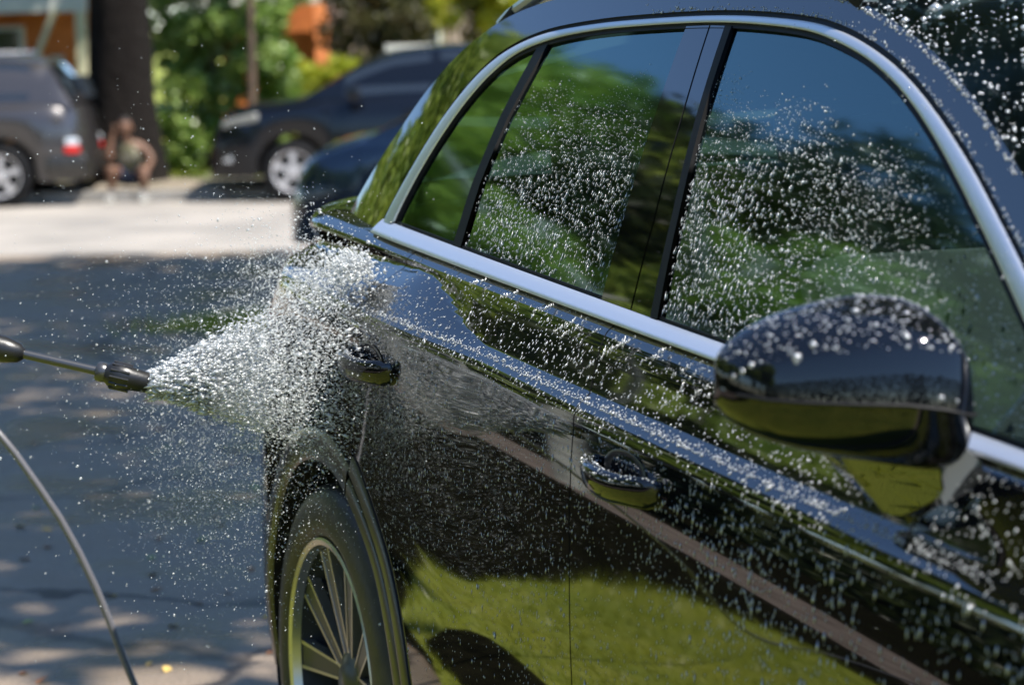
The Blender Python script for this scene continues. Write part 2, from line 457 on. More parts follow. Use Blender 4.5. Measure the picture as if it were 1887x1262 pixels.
def sill_top(x): return zb(x) + 0.027 - 0.0045 * x
strip('window_trim', CHR_OUT, CHR_IN, y_up, M['chrome'], car, n=150, lift=0.003)
BOT_A = [(-0.060 + 2.44 * i / 30, zb(-0.060 + 2.44 * i / 30) + 0.001) for i in range(31)]
BOT_B = [(-0.060 + 2.44 * i / 30, sill_top(-0.060 + 2.44 * i / 30)) for i in range(31)]
strip('window_trim', BOT_A, BOT_B, y_up, M['chrome'], car, n=100, lift=0.012, prof=[(0, -0.006), (-0.02, 0.010), (0.04, 0.0155), (0.12, 0.0165), (0.35, 0.013), (0.65, 0.007), (0.95, 0.000), (1.0, -0.008)])
def offset_curve(C, d):
    out = []
    for i, (x, z) in enumerate(C):
        a = C[max(i - 1, 0)]; b = C[min(i + 1, len(C) - 1)]
        t = Vector((b[0] - a[0], b[1] - a[1])).normalized(); out.append((x + t.y * d, z - t.x * d))
    return out
IN2 = offset_curve(CHR_IN, 0.008)
OUT2 = offset_curve(CHR_OUT, -0.0075)
strip('window_seal', CHR_IN, IN2, y_up, M['rubber'], car, n=120, lift=-0.003, base=-0.012)
strip('door_seal', OUT2[:-1], CHR_OUT[:-1], y_up, M['rubber'], car, n=120, lift=-0.003, base=-0.014)
SEAL_A = [(0.0 + 2.33 * i / 24, sill_top(2.33 * i / 24) - 0.001) for i in range(25)]
SEAL_B = [(x, z + 0.004) for x, z in SEAL_A]
strip('window_seal', SEAL_A, SEAL_B, y_up, M['rubber'], car, n=60, lift=-0.003, base=-0.010)

def between(curve, x0, x1): return [p for p in curve if x0 < p[0] < x1]
def at_x(curve, x):
    for a, b in zip(curve, curve[1:]):
        if a[0] <= x <= b[0]: return a[1] + (b[1] - a[1]) * (x - a[0]) / (b[0] - a[0])
    return curve[-1][1]
def on_top(L):   # snap the last point of a pillar line to the window's upper edge
    return L[:-1] + [(L[-1][0], at_x(IN2, L[-1][0]) + 0.004)]
QL = on_top([(0.352, 1.2), (0.336, 1.30), (0.337, 1.41), (0.358, 1.5)])
QR = on_top([(0.392, 1.2), (0.373, 1.30), (0.373, 1.41), (0.398, 1.5)])
BL = on_top([(1.019, 1.16), (0.992, 1.278), (0.951, 1.419), (0.908, 1.5)])
BM_ = on_top([(1.130, 1.15), (1.098, 1.276), (1.046, 1.42), (0.989, 1.5)])
BS = on_top([(1.202, 1.15), (1.152, 1.286), (1.094, 1.421), (1.042, 1.5)])
BR = on_top([(1.226, 1.15), (1.173, 1.286), (1.114, 1.421), (1.064, 1.5)])
def sb(L): return [(L[0][0], sill_top(L[0][0]) - 0.003)] + L[1:]
QL, QR, BL, BM_, BS, BR = map(sb, (QL, QR, BL, BM_, BS, BR))
lo = lambda x: (x, sill_top(x) - 0.003)
IN3 = [(x, z + 0.003) for x, z in IN2]
quarter_glass = [lo(0.025)] + QL + between(IN3, 0.05, 0.35)[::-1]
panel('quarter_window', quarter_glass, y_up, M['glass'], car, 0.003, 0.007)
panel('window_divider', QL + QR[::-1], y_up, M['rubber'], car, 0.01, 0.001)
rear_glass = QR[:1] + [lo(0.6), lo(0.8)] + BL + between(IN3, 0.40, 0.90)[::-1] + QR[::-1][:-1]
panel('side_window', rear_glass, y_up, M['glass'], car, 0.003, 0.007)
panel('pillar_cover', BL + [(x - 0.0035, z) for x, z in BM_[::-1]], y_up, M['paint'], car, 0.01, 0.002)
panel('pillar_cover', [(x + 0.0015, z) for x, z in BM_] + BS[::-1], y_up, M['paint'], car, 0.01, 0.002)
panel('window_seal', BS + BR[::-1], y_up, M['rubber'], car, 0.01, 0.0)
front_glass = BR[:1] + [lo(1.5), lo(1.8), lo(2.1), lo(2.27)] + between(IN3, 1.075, 2.25)[::-1] + BR[::-1][:-1]
panel('side_window', front_glass, y_up, M['glass'], car, 0.003, 0.007)

# body colour between the trim and the roof edge (D pillar, roof rail, A pillar), butted to the seal
E_UP = EDGE[10:28]
n_ = 170
A_ = resample([Vector((x, 0, z)) for x, z in E_UP + [(2.50, 1.075)]], n_)
OUTC = [(-0.062, 1.200)] + OUT2[1:-1] + [(2.43, 1.070)]
B_ = resample([Vector((x, 0, z)) for x, z in OUTC], n_)
V = []; NN = []
for i in range(n_):
    for k in range(9):
        t = k / 8; p = A_[i].lerp(B_[i], t); q, nn = pt_nrm(y_up, p.x, max(p.z, zb(p.x) - 0.002)); V.append(q); NN.append(nn)
F_ = grid_faces(n_, 9)
o = mesh('body_side_frame', V, F_, M['paint'], car, True, NN)
o2 = mesh('body_side_frame', [Vector((v.x, -v.y, v.z)) for v in V], [f[::-1] for f in F_], M['paint'], car, True, [Vector((q.x, -q.y, q.z)) for q in NN])
# dark channels behind the shut lines
def channel(line, top):
    L = [(top, zb(top) - 0.003)] + line
    A = [(x - 0.010, z) for x, z in L]; B = [(x + 0.014, z) for x, z in L]
    strip('shut_line', A, B, y_low, M['rubber'], car, n=60, prof=[(0, -0.014), (1, -0.014)])
sh_ = []
for i in range(31):
    x = -0.59 + 0.56 * i / 30; z = zb(x); y0 = y_low(x, z); y1 = min(y0 - 0.01, y_up(x, z + 0.01) - 0.03)
    for t in range(5): sh_.append(Vector((x, -(y0 + (y1 - y0) * t / 4), z + 0.012 * math.sin(t / 4 * math.pi / 2))))
for s in (1, -1):
    q = mesh('rear_shoulder', [Vector((v.x, v.y * s, v.z)) for v in sh_], grid_faces(31, 5), M['paint'], car); bmf(q)
channel(RG, 0.206); channel(BG, 1.106); channel(FG, 2.41)

# wheel arch mouldings
def moulding(name, cx, r0, r1, a0, a1, n, parent):
    prof = [(0, -0.05), (0, 0.000), (0.12, 0.005), (0.85, 0.006), (1.0, 0.002), (1.0, -0.012)]
    V = []
    for i in range(n + 1):
        a = R_(a0 + (a1 - a0) * i / n)
        for t, h in prof:
            r = r0 + (r1 - r0) * t; x = cx + r * math.cos(a); z = ZW + r * math.sin(a)
            V.append(Vector((x, -(y_low(x, z) + h), z)))
    for s in (1, -1):
        o = mesh(name, [Vector((v.x, v.y * s, v.z)) for v in V], grid_faces(n + 1, len(prof)), M['plastic'], parent); bmf(o, 40)
moulding('arch_moulding', 0, 0.415, 0.474, a_r - 1, 188, 44, car)
moulding('arch_moulding', 0, 0.415, 0.456, -8, a_r - 2, 24, car)
moulding('arch_moulding', 0, 0.462, 0.503, -8, a_r - 2, 24, car)
moulding('arch_moulding', 2.87, 0.415, 0.474, -8, 188, 56, car)

# inner shell: wheel wells, floor, sills
b = MB()
for cx in (0, 2.87):
    for s in (-1, 1):
        MB().lathe([(0.43, s * 0.94), (0.43, s * 0.62), (0.02, s * 0.62)], 'Y', (cx, 0, ZW), 40).build('wheel_well', M['inner'], car)
pass
MB().box((1.45, 0, 0.30), (4.3, 1.24, 0.10)).build('floor_pan', M['inner'], car)
for s in (-1, 1): MB().box((1.43, s * 0.87, 0.245), (1.9, 0.10, 0.09), bev=0.02).build('sill_cladding', M['plastic'], car, True)
b = MB()
for s in (-1, 1): b.box((1.45, s * 0.66, 0.66), (2.3, 0.36, 0.72), bev=0.04)
b.box((-0.30, 0, 0.80), (0.55, 1.1, 0.60), bev=0.04)
b.box((3.0, 0, 0.66), (1.2, 1.1, 0.5), bev=0.05)
b.build('door_lining', M['inner'], car, True)

# seats, dashboard, steering wheel
def seat(x, y, w_, back=0.66):
    b = MB()
    b.box((x + 0.05, y, 0.62), (0.52, w_, 0.20), bev=0.07)
    b.box((x - 0.25, y, 0.92), (0.15, w_, back), ry=R_(-16), bev=0.065)
    o = b.build('seat', M['seat'], car, True)
    MB().box((x - 0.36, y, 1.335), (0.10, min(w_ * 0.55, 0.27), 0.18), ry=R_(-12), bev=0.045).build('headrest', M['seat'], o, True)
for y in (-0.38, 0.38): seat(1.55, y, 0.50)
for y in (-0.45, 0.0, 0.45): seat(0.55, y, 0.42, 0.58)
MB().box((2.30, 0, 0.96), (0.42, 1.42, 0.22), bev=0.08).build('dashboard', mat('dash_grey', (0.22, 0.22, 0.22), 0.7), car, True)
b = MB(); pts = [(2.0 + 0.05 * math.sin(a * math.pi / 12), 0.38 + 0.185 * math.cos(a * math.pi / 12), 1.0 + 0.18 * math.sin(a * math.pi / 12)) for a in range(25)]
b.tube(pts, 0.014, 8, False); b.box((2.0, 0.38, 1.0), (0.03, 0.34, 0.03)); b.box((2.02, 0.38, 0.98), (0.05, 0.12, 0.09), bev=0.02)
b.build('steering_wheel', M['inner'], car, True)
b = MB(); b.box((0.85, 0, 1.60), (1.2, 1.06, 0.012), bev=0.004); b.build('headliner', M['liner'], car)

# wheels
def wheel(cx, s):
    c = Vector((cx, s * 0.842, ZW))
    y = lambda v: s * v
    t = MB().lathe([(0.262, y(-0.10)), (0.285, y(-0.113)), (0.33, y(-0.118)), (0.352, y(-0.108)), (0.366, y(-0.090)), (0.372, y(-0.06)), (0.373, y(0)), (0.372, y(0.06)), (0.366, y(0.090)),
                    (0.352, y(0.108)), (0.332, y(0.117)), (0.315, y(0.119)), (0.300, y(0.121)), (0.285, y(0.118)), (0.272, y(0.110)), (0.262, y(0.100))], 'Y', c, 72).build('tyre', M['tyre'], car, True)
    r = MB().lathe([(0.262, y(0.098)), (0.270, y(0.113)), (0.266, y(0.116)), (0.256, y(0.112)), (0.250, y(0.095))], 'Y', c, 72).build('rim', M['rim_edge'], car, True)
    MB().lathe([(0.250, y(0.096)), (0.238, y(0.06)), (0.225, y(-0.02)), (0.225, y(-0.10)), (0.0, y(-0.10))], 'Y', c, 48).build('rim_barrel', M['inner'], r, True)
    MB().lathe([(0.0, y(0.015)), (0.165, y(0.015)), (0.165, y(-0.01)), (0.0, y(-0.01))], 'Y', c, 40).build('brake_disc', M['disc'], r, True, sharp=30)
    MB().lathe([(0.0, y(0.088)), (0.03, y(0.088)), (0.042, y(0.080)), (0.062, y(0.074)), (0.07, y(0.05))], 'Y', c, 32).build('hub_cap', M['rim_dark'], r, True, sharp=50)
    for k in range(5):
        for d in (-1, 1):
            a0 = R_(90 + 72 * k + d * 9); a1 = R_(90 + 72 * k + d * 17.5)
            for nm, off_, wd0, wd1, yo, mm in (('spoke', 0, 0.022, 0.046, 0.0, M['rim_dark']), ('spoke_edge', 1, 0.005, 0.0065, 0.0015, M['rim_edge']), ('spoke_edge', -1, 0.005, 0.0065, 0.0015, M['rim_edge'])):
                p0 = Vector((math.cos(a0) * 0.045, math.sin(a0) * 0.045)); p1 = Vector((math.cos(a1) * 0.252, math.sin(a1) * 0.252))
                u = (p1 - p0).normalized(); v = Vector((-u.y, u.x))
                s0 = p0 + v * off_ * 0.0125; s1 = p1 + v * off_ * 0.0245
                q = [s0 - v * wd0 / 2, s1 - v * wd1 / 2, s1 + v * wd1 / 2, s0 + v * wd0 / 2]
                bb = MB(); bm = bb.bm
                yA = [0.074, 0.094, 0.094, 0.074]
                f1 = [bm.verts.new(c + Vector((p.x, y(h + yo), p.y))) for p, h in zip(q, yA)]
                f0 = [bm.verts.new(c + Vector((p.x, y(h - 0.03 if not off_ else h - 0.02), p.y))) for p, h in zip(q, yA)]
                bm.faces.new(f1); bm.faces.new(f0[::-1])
                for i in range(4):
                    j = (i + 1) % 4; bm.faces.new((f1[j], f1[i], f0[i], f0[j]))
                bb.build(nm, mm, r)
for cx in (0, 2.87):
    for s in (-1, 1): wheel(cx, s)

# door handles: a bridge grip over a dished recess
def handle(x0, z0, sl, s):
    """x0 rear end, z0 height, sl slope"""
    L = 0.215; V = []; nseg = 28; nr = 14
    for i in range(nseg + 1):
        t = i / nseg; x = x0 + L * t; z = z0 + sl * L * t - 0.004 * math.sin(math.pi * t)
        bow = 0.040 * (math.sin(math.pi * min(1, max(0, t))) ** 0.55)
        hh = 0.0165 + 0.006 * math.sin(math.pi * t) + 0.005 * sm(0.72, 1.0, t); hw = 0.011 + 0.004 * math.sin(math.pi * t)
        if t < 0.04 or t > 0.96: hh *= 0.8
        y = y_low(x, z) + bow - 0.006
        for k in range(nr):
            a = 2 * math.pi * k / nr
            V.append(Vector((x, s * (y + hw * math.cos(a) + 0.004 * math.sin(a)), z + hh * math.copysign(abs(math.sin(a)) ** 0.8, math.sin(a)))))
    F = grid_faces(nseg + 1, nr, True); F.append(list(range(nr))); F.append([nseg * nr + k for k in range(nr)][::-1])
    o = mesh('door_handle', V, F, M['cap'], car); bmf(o)
    # recess rim and dish
    V = []; cx = x0 + L * 0.5; cz = z0 + sl * L * 0.5 - 0.002
    for r_, h in ((1.0, 0.0015), (0.93, 0.003), (0.85, 0.001), (0.6, -0.001), (0.0, -0.001)):
        for k in range(36):
            a = 2 * math.pi * k / 36; x = cx + 0.070 * r_ * math.cos(a); z = cz + 0.012 + 0.026 * r_ * math.sin(a) + sl * (x - cx)
            V.append(Vector((x, s * (y_low(x, z) + h), z)))
    d = mesh('handle_recess', V, grid_faces(5, 36, True), M['plastic'], o); bmf(d)
for s in (-1, 1):
    handle(0.206, 1.004, -0.05, s); handle(1.268, 0.963, -0.05, s)

# side mirrors
def side_mirror(s):
    prof = [(0.00, 0.10), (0.10, 0.03), (0.45, 0.0), (0.78, 0.06), (0.94, 0.20), (0.99, 0.36), (1.0, 0.40), (0.985, 0.55), (0.93, 0.72), (0.90, 0.78), (0.70, 0.90), (0.40, 0.985), (0.10, 1.0), (0.00, 0.93)]
    secs = [(0.0, 0.036, 0.020, 1.168, 0.030), (0.03, 0.070, 0.055, 1.168, 0.018), (0.12, 0.106, 0.090, 1.168, 0.008), (0.26, 0.142, 0.115, 1.169, 0.0), (0.45, 0.166, 0.132, 1.170, 0.0), (0.65, 0.184, 0.140, 1.170, 0.0), (0.82, 0.190, 0.140, 1.164, 0.0), (0.93, 0.180, 0.132, 1.156, 0.004), (0.99, 0.150, 0.110, 1.152, 0.012), (1.0, 0.115, 0.085, 1.152, 0.02)]
    V = []
    for t, h, d, zc_, bk in secs:
        y = -1.108 + t * 0.240; xb = 1.985 + 0.055 * t
        for px_, pz in prof: V.append(Vector((xb + bk + d * px_, -s * y, zc_ - h / 2 + h * pz)))
    n = len(prof); F = grid_faces(len(secs), n, True); F.append(list(range(n))); F.append([(len(secs) - 1) * n + k for k in range(n)][::-1])
    top = [f for f in F if True]
    lowf = []; upf = []
    for f in F:
        ks = [i % n for i in f] if len(f) == 4 else [9]
        (lowf if max(ks) <= 6 and len(f) == 4 else upf).append(f)
    o = mesh('side_mirror', V, upf, M['cap'], car); 
    l = mesh('mirror_lower_shell', V, lowf, M['cap'], o)
    for q in (o, l):
        bm = bmesh.new(); bm.from_mesh(q.data); bmesh.ops.delete(bm, geom=[v for v in bm.verts if not v.link_faces], context='VERTS')
        bmesh.ops.recalc_face_normals(bm, faces=bm.faces); bm.to_mesh(q.data); bm.free()
        md = q.modifiers.new('sub', 'SUBSURF'); md.levels = 2; md.render_levels = 2
    # seam between the two shells
    pts = [Vector((xb_, yy, zz)) for (xb_, yy, zz) in [(1.985 + 0.055 * t + bk + d * 1.0 + 0.0005, -s * (-1.108 + t * 0.240), zc_ - h / 2 + h * 0.40) for t, h, d, zc_, bk in secs]]
    MB().tube([(p.x, p.y, p.z) for p in pts[1:-1]], 0.0022, 6).build('mirror_seam', M['rubber'], o, True)
    # glass at the back
    b = MB(); b.box((2.008, s * 0.935, 1.172), (0.006, 0.15, 0.10), rz=s * R_(12), bev=0.002); b.build('mirror_glass', M['mirror'], o)
    # neck; the front plate's grey is sky light put into its colour
    bm = bmesh.new()
    T = [(1.955, -0.970, 1.100), (2.035, -0.975, 1.100), (2.130, -0.895, 1.108), (1.980, -0.870, 1.108)]
    Mi = [(1.965, -0.948, 1.066), (2.030, -0.950, 1.060), (2.118, -0.885, 1.066), (1.980, -0.865, 1.072)]
    B = [(1.995, -0.912, 1.028), (2.040, -0.910, 1.010), (2.098, -0.866, 1.012), (2.010, -0.850, 1.028)]
    L_ = [[bm.verts.new((x, -s * y, z)) for x, y, z in ring] for ring in (T, Mi, B)]
    for r0, r1 in zip(L_, L_[1:]):
        for k in range(4): bm.faces.new((r0[k], r0[(k + 1) % 4], r1[(k + 1) % 4], r1[k]))
    bm.faces.new(L_[0]); bm.faces.new(L_[-1][::-1])
    bmesh.ops.recalc_face_normals(bm, faces=bm.faces)
    bmesh.ops.bevel(bm, geom=bm.edges[:], offset=0.004, segments=2, affect='EDGES')
    me = bpy.data.meshes.new('mirror_neck'); bm.to_mesh(me); bm.free(); link('mirror_neck', me, M['paint'], o)
    b = MB(); b.prism([(-0.002, -0.046), (0.028, -0.020), (0.034, 0.018), (0.008, 0.040), (-0.030, 0.018)], (2.112, s * 0.868, 1.056), (0.45, -s * 0.89, 0), (0, 0, 1), (-0.014, -s * 0.006, 0))
    b.build('mirror_sky_facet', mat('sky_grey', (0.16, 0.165, 0.17), 0.45), o)
for s in (-1, 1): side_mirror(s)

# roof rails
for s in (-1, 1):
    RL = resample([(0.02, 0, 1.570), (0.07, 0, 1.588), (0.14, 0, 1.604), (0.23, 0, 1.624), (0.36, 0, 1.645), (0.55, 0, 1.660), (0.85, 0, 1.667), (1.12, 0, 1.656), (1.28, 0, 1.636), (1.37, 0, 1.606), (1.42, 0, 1.575)], 31)
    pts = [(p.x, s * 0.595, p.z) for p in RL]
    rr = MB().tube(pts, 0.013, 10, sx=1.1).build('roof_rail', M['chrome'], car, True)
    for t in (1, 29): MB().box((pts[t][0], pts[t][1], pts[t][2] - 0.008), (0.09, 0.03, 0.020), ry=(-1 if t < 9 else 1) * R_(22), bev=0.006).build('rail_foot', M['rubber'], rr, True)

# lamps
for s in (-1, 1):
    tl = [(-0.745, 0.945), (-0.60, 0.945), (-0.50, 0.98), (-0.475, 1.045), (-0.55, 1.09), (-0.695, 1.09)]
panel('tail_lamp', tl, y_low, M['red'], car, 0.0, -0.006)
panel('headlamp', [(3.30, 0.80), (3.66, 0.74), (3.66, 0.83), (3.50, 0.90), (3.28, 0.91)], y_low, M['lamp'], car, 0.0, -0.006)
MB().box((-0.86, 0, 0.86), (0.02, 0.5, 0.12), bev=0.004).build('number_plate', mat('plate_white', (0.7, 0.7, 0.7), 0.4), car)
# wiper at the foot of the windscreen
MB().tube([(2.44, -0.50, 1.135), (2.36, -0.1, 1.235), (2.33, 0.3, 1.26)], 0.008, 6).build('wiper', M['rubber'], car, True)

# ================= ground =================
def dist_of(x, y):
    v = Vector((x - CAM.x, y - CAM.y, 0)); return v.dot(EW), v.dot(EU)
def ground_z(d): return -0.06 * sm(10, 20, d)

def sheet(name, m, u0, u1, d0, d1, zf, nu=40, nd=60):
    V = []
    for i in range(nd + 1):
        for j in range(nu + 1):
            u = u0 + (u1 - u0) * j / nu; d = d0 + (d1 - d0) * i / nd; V.append(LW(u, d, zf(d)))
    o = mesh(name, V, grid_faces(nd + 1, nu + 1), m, None); bmf(o)
    if o.data.polygons[0].normal.z < 0: o.data.flip_normals()
    return tag(o, kind='structure')

def asphalt_mat():
    m = bpy.data.materials.new('asphalt'); m.use_nodes = True
    n = m.node_tree.nodes; l = m.node_tree.links; b = n['Principled BSDF']
    tc = n.new('ShaderNodeTexCoord')
    a = n.new('ShaderNodeTexNoise'); a.inputs['Scale'].default_value = 1.3; a.inputs['Detail'].default_value = 5
    c = n.new('ShaderNodeTexNoise'); c.inputs['Scale'].default_value = 160; c.inputs['Detail'].default_value = 3
    r1 = n.new('ShaderNodeValToRGB'); r1.color_ramp.elements[0].position = 0.35; r1.color_ramp.elements[0].color = (0.205, 0.160, 0.118, 1)
    r1.color_ramp.elements[1].position = 0.65; r1.color_ramp.elements[1].color = (0.30, 0.24, 0.18, 1)
    r2 = n.new('ShaderNodeValToRGB'); r2.color_ramp.elements[0].position = 0.35; r2.color_ramp.elements[0].color = (0.55, 0.55, 0.55, 1); r2.color_ramp.elements[1].position = 0.7; r2.color_ramp.elements[1].color = (1.35, 1.32, 1.28, 1)
    mx = n.new('ShaderNodeMix'); mx.data_type = 'RGBA'; mx.blend_type = 'MULTIPLY'; mx.inputs['Factor'].default_value = 1
    # cracks
    vo = n.new('ShaderNodeTexVoronoi'); vo.feature = 'DISTANCE_TO_EDGE'; vo.inputs['Scale'].default_value = 0.55
    dn = n.new('ShaderNodeTexNoise'); dn.inputs['Scale'].default_value = 2.5; dn.inputs['Detail'].default_value = 6
    ad = n.new('ShaderNodeVectorMath'); ad.operation = 'MULTIPLY_ADD'; ad.inputs[1].default_value = (0.55, 0.55, 0.0)
    l.new(tc.outputs['Object'], dn.inputs['Vector']); l.new(dn.outputs['Color'], ad.inputs[0]); l.new(tc.outputs['Object'], ad.inputs[2]); l.new(ad.outputs[0], vo.inputs['Vector'])
    cr = n.new('ShaderNodeMapRange'); cr.inputs['From Min'].default_value = 0.004; cr.inputs['From Max'].default_value = 0.016; cr.inputs['To Min'].default_value = 0.30; cr.inputs['To Max'].default_value = 1
    l.new(vo.outputs['Distance'], cr.inputs['Value'])
    m2 = n.new('ShaderNodeMix'); m2.data_type = 'RGBA'; m2.blend_type = 'MULTIPLY'; m2.inputs['Factor'].default_value = 1
    l.new(tc.outputs['Object'], a.inputs['Vector']); l.new(tc.outputs['Object'], c.inputs['Vector'])
    l.new(a.outputs['Fac'], r1.inputs[0]); l.new(c.outputs['Fac'], r2.inputs[0])
    l.new(r1.outputs[0], mx.inputs['A']); l.new(r2.outputs[0], mx.inputs['B'])
    l.new(mx.outputs['Result'], m2.inputs['A']); l.new(cr.outputs['Result'], m2.inputs['B']); l.new(m2.outputs['Result'], b.inputs['Base Color'])
    rr = n.new('ShaderNodeMapRange'); rr.inputs['From Min'].default_value = 0.4; rr.inputs['From Max'].default_value = 0.6; rr.inputs['To Min'].default_value = 0.22; rr.inputs['To Max'].default_value = 0.75
    l.new(a.outputs['Fac'], rr.inputs['Value']); l.new(rr.outputs['Result'], b.inputs['Roughness'])
    bp = n.new('ShaderNodeBump'); bp.inputs['Strength'].default_value = 0.5; bp.inputs['Distance'].default_value = 0.004
    l.new(c.outputs['Fac'], bp.inputs['Height']); l.new(bp.outputs['Normal'], b.inputs['Normal'])
    return m
M['asphalt'] = asphalt_mat()
M['street'] = mat('sunlit_road', (0.36, 0.325, 0.285), 0.8, noise=((0.25, 0.23, 0.205), 0.9, 0.4, 0.62), bump=(40, 0.4, 0.006))  # paler than the asphalt: sunlight on this band of road put into the colour
M['lawn_soil'] = mat('lawn_soil', (0.18, 0.22, 0.022), 0.9, noise=((0.27, 0.28, 0.035), 3, 0.35, 0.65), bump=(200, 0.6, 0.01))
M['soil'] = mat('dry_soil', (0.30, 0.25, 0.19), 0.95, noise=((0.14, 0.12, 0.08), 2.2, 0.35, 0.65), bump=(30, 0.5, 0.02))
M['kerb'] = mat('kerb_concrete', (0.34, 0.32, 0.29), 0.85, noise=((0.22, 0.21, 0.19), 5, 0.35, 0.7))
M['mulch_and_shade'] = mat('mulch_and_shade', (0.005, 0.005, 0.003), 1.0, spec=0.0, noise=((0.014, 0.013, 0.007), 9, 0.35, 0.65), bump=(50, 0.8, 0.02))  # near black: shade on the ground beside the lawn is in the colour
M['path'] = mat('path_gravel', (0.19, 0.15, 0.125), 0.9, noise=((0.09, 0.065, 0.05), 4, 0.35, 0.65))
M['mulch'] = mat('mulch', (0.16, 0.11, 0.07), 0.95, noise=((0.07, 0.05, 0.03), 9, 0.35, 0.65), bump=(50, 0.8, 0.02))

sheet('road', M['asphalt'], -14, 34, -6, 20.9, ground_z, 30, 60)
sheet('street', M['street'], -60, 60, 20.9, 28.0, ground_z, 30, 20)
def verge_z(d): return 0.045 + 0.055 * sm(28.3, 29.6, d) + 0.28 * sm(29.6, 33.5, d)
sheet('verge', M['soil'], -40, 40, 28.15, 29.9, verge_z, 30, 10)
sheet('far_lawn', M['lawn_soil'], -60, 60, 29.9, 45, verge_z, 30, 20)
sheet('terrain', M['lawn_soil'], -260, 260, 45, 420, lambda d: 0.38 + 3.0 * sm(50, 300, d), 20, 20)
# kerb of the far street, stone by stone
kerb = thing('far_kerb', 'pale concrete kerb along the far side of the street', 'kerb', LW(0, 28.07, 0), STREET_RZ)
kme = MB().box((0, 0, 0), (0.985, 0.15, 0.24), bev=0.012)
k0 = kme.build('kerb_stone', M['kerb'], kerb)
for i in range(-9, 12):
    k = k0 if i == -9 else k0.copy()
    if i != -9: COL.objects.link(k); k.parent = kerb
    k.location = (i * 1.0 + 0.5, 0, -0.06 + rnd.uniform(-0.004, 0.004))

# lawn on the near side of the car, beyond the left edge of the view
def flat_poly(name, pts, z, m):
    bm = bmesh.new(); f = bm.faces.new([bm.verts.new((x, y, z)) for x, y in pts]); f.normal_update()
    if f.normal.z < 0: f.normal_flip()
    bmesh.ops.triangulate(bm, faces=bm.faces[:])
    me = bpy.data.meshes.new(name); bm.to_mesh(me); bm.free(); return tag(link(name, me, m), kind='structure')
LAWN = [(20, -1.02), (0.4, -1.02), (-0.7, -1.40), (-1.4, -1.60), (-2.0, -1.70), (-2.4, -1.92), (-2.9, -2.25), (-3.25, -2.55), (-3.5, -2.85), (-3.72, -3.15), (-3.62, -3.4), (-3.5, -3.8), (-3.3, -4.0), (-2.6, -4.08), (20, -4.1)]
DARK_PATCH = [(-1.50, -1.62), (-1.62, -1.66), (-1.80, -1.80), (-1.82, -1.88), (-1.74, -1.92), (-1.5, -1.90), (-1.08, -1.83), (-0.8, -1.78), (-0.8, -1.55), (-1.05, -1.57)]
flat_poly('shade_bed', [(20, -1.10), (0.4, -1.10), (-0.7, -1.47), (-1.6, -1.62), (-14, -1.62), (-14, -4.7), (20, -4.7)], 0.026, M['mulch_and_shade'])  # added unseen ground; shade beyond the lawn is put into its black
flat_poly('near_lawn', LAWN, 0.034, M['lawn_soil'])
flat_poly('added_dark_patch', DARK_PATCH, 0.040, M['mulch_and_shade'])  # added so the doors mirror a dark, shadow-like shape
def inside(P, x, y):
    c = False
    for (x0, y0), (x1, y1) in zip(P, P[1:] + P[:1]):
        if (y0 > y) != (y1 > y) and x < (x1 - x0) * (y - y0) / (y1 - y0) + x0: c = not c
    return c
flat_poly('footpath', [(14, -4.7), (-14, -4.7), (-14, -5.8), (14, -5.8)], 0.025, M['path'])
flat_poly('garden', [(16, -5.8), (-24, -5.8), (-30, -9), (-30, -40), (16, -40)], 0.03, M['mulch_and_shade'])
# ================= plants =================
def leaf_quads(centres, size, rng, flat=0.0, aspect=0.55):
    """one bent leaf (two triangles folded at the rib would be too fine: a pointed quad) per centre"""
    n = len(centres)
    a = rng.normal(size=(n, 3)); a[:, 2] *= (1 - flat * 0.5); a /= np.linalg.norm(a, axis=1, keepdims=True)
    u = rng.normal(size=(n, 3)); u -= (u * a).sum(1, keepdims=True) * a; u /= np.linalg.norm(u, axis=1, keepdims=True)
    v = np.cross(a, u)
    s = (size * rng.uniform(0.6, 1.35, n))[:, None]
    V = np.empty((n, 4, 3))
    V[:, 0] = centres - u * s * 0.5; V[:, 1] = centres + v * s * aspect * 0.5 + a * s * 0.08
    V[:, 2] = centres + u * s * 0.5; V[:, 3] = centres - v * s * aspect * 0.5 + a * s * 0.08
    return V.reshape(-1, 3), np.arange(n * 4).reshape(-1, 4)

def crown_points(n, blobs, rng, shell=0.55):
    """points in lumpy clusters: blobs = [(centre, radii)]"""
    out = []
    per = [max(1, int(n * (r[0] * r[1] * r[2]) ** 0.66 / sum((q[0] * q[1] * q[2]) ** 0.66 for _, q in blobs))) for _, r in blobs]
    for (c, r), k in zip(blobs, per):
        d = rng.normal(size=(k, 3)); d /= np.linalg.norm(d, axis=1, keepdims=True)
        rad = (shell + (1 - shell) * rng.random((k, 1))) * (1 + 0.10 * rng.normal(size=(k, 1)))
        out.append(np.array(c) + d * np.array(r) * rad)
    return np.concatenate(out)

def blobs_in(c, R, k, r0, r1, rng):
    out = []
    for _ in range(k):
        d = rng.normal(size=3); d /= np.linalg.norm(d); t = rng.uniform(0.35, 1.0)
        r = rng.uniform(r0, r1); out.append((np.array(c) + d * np.array(R) * t, (r, r, r * 0.8)))
    return out

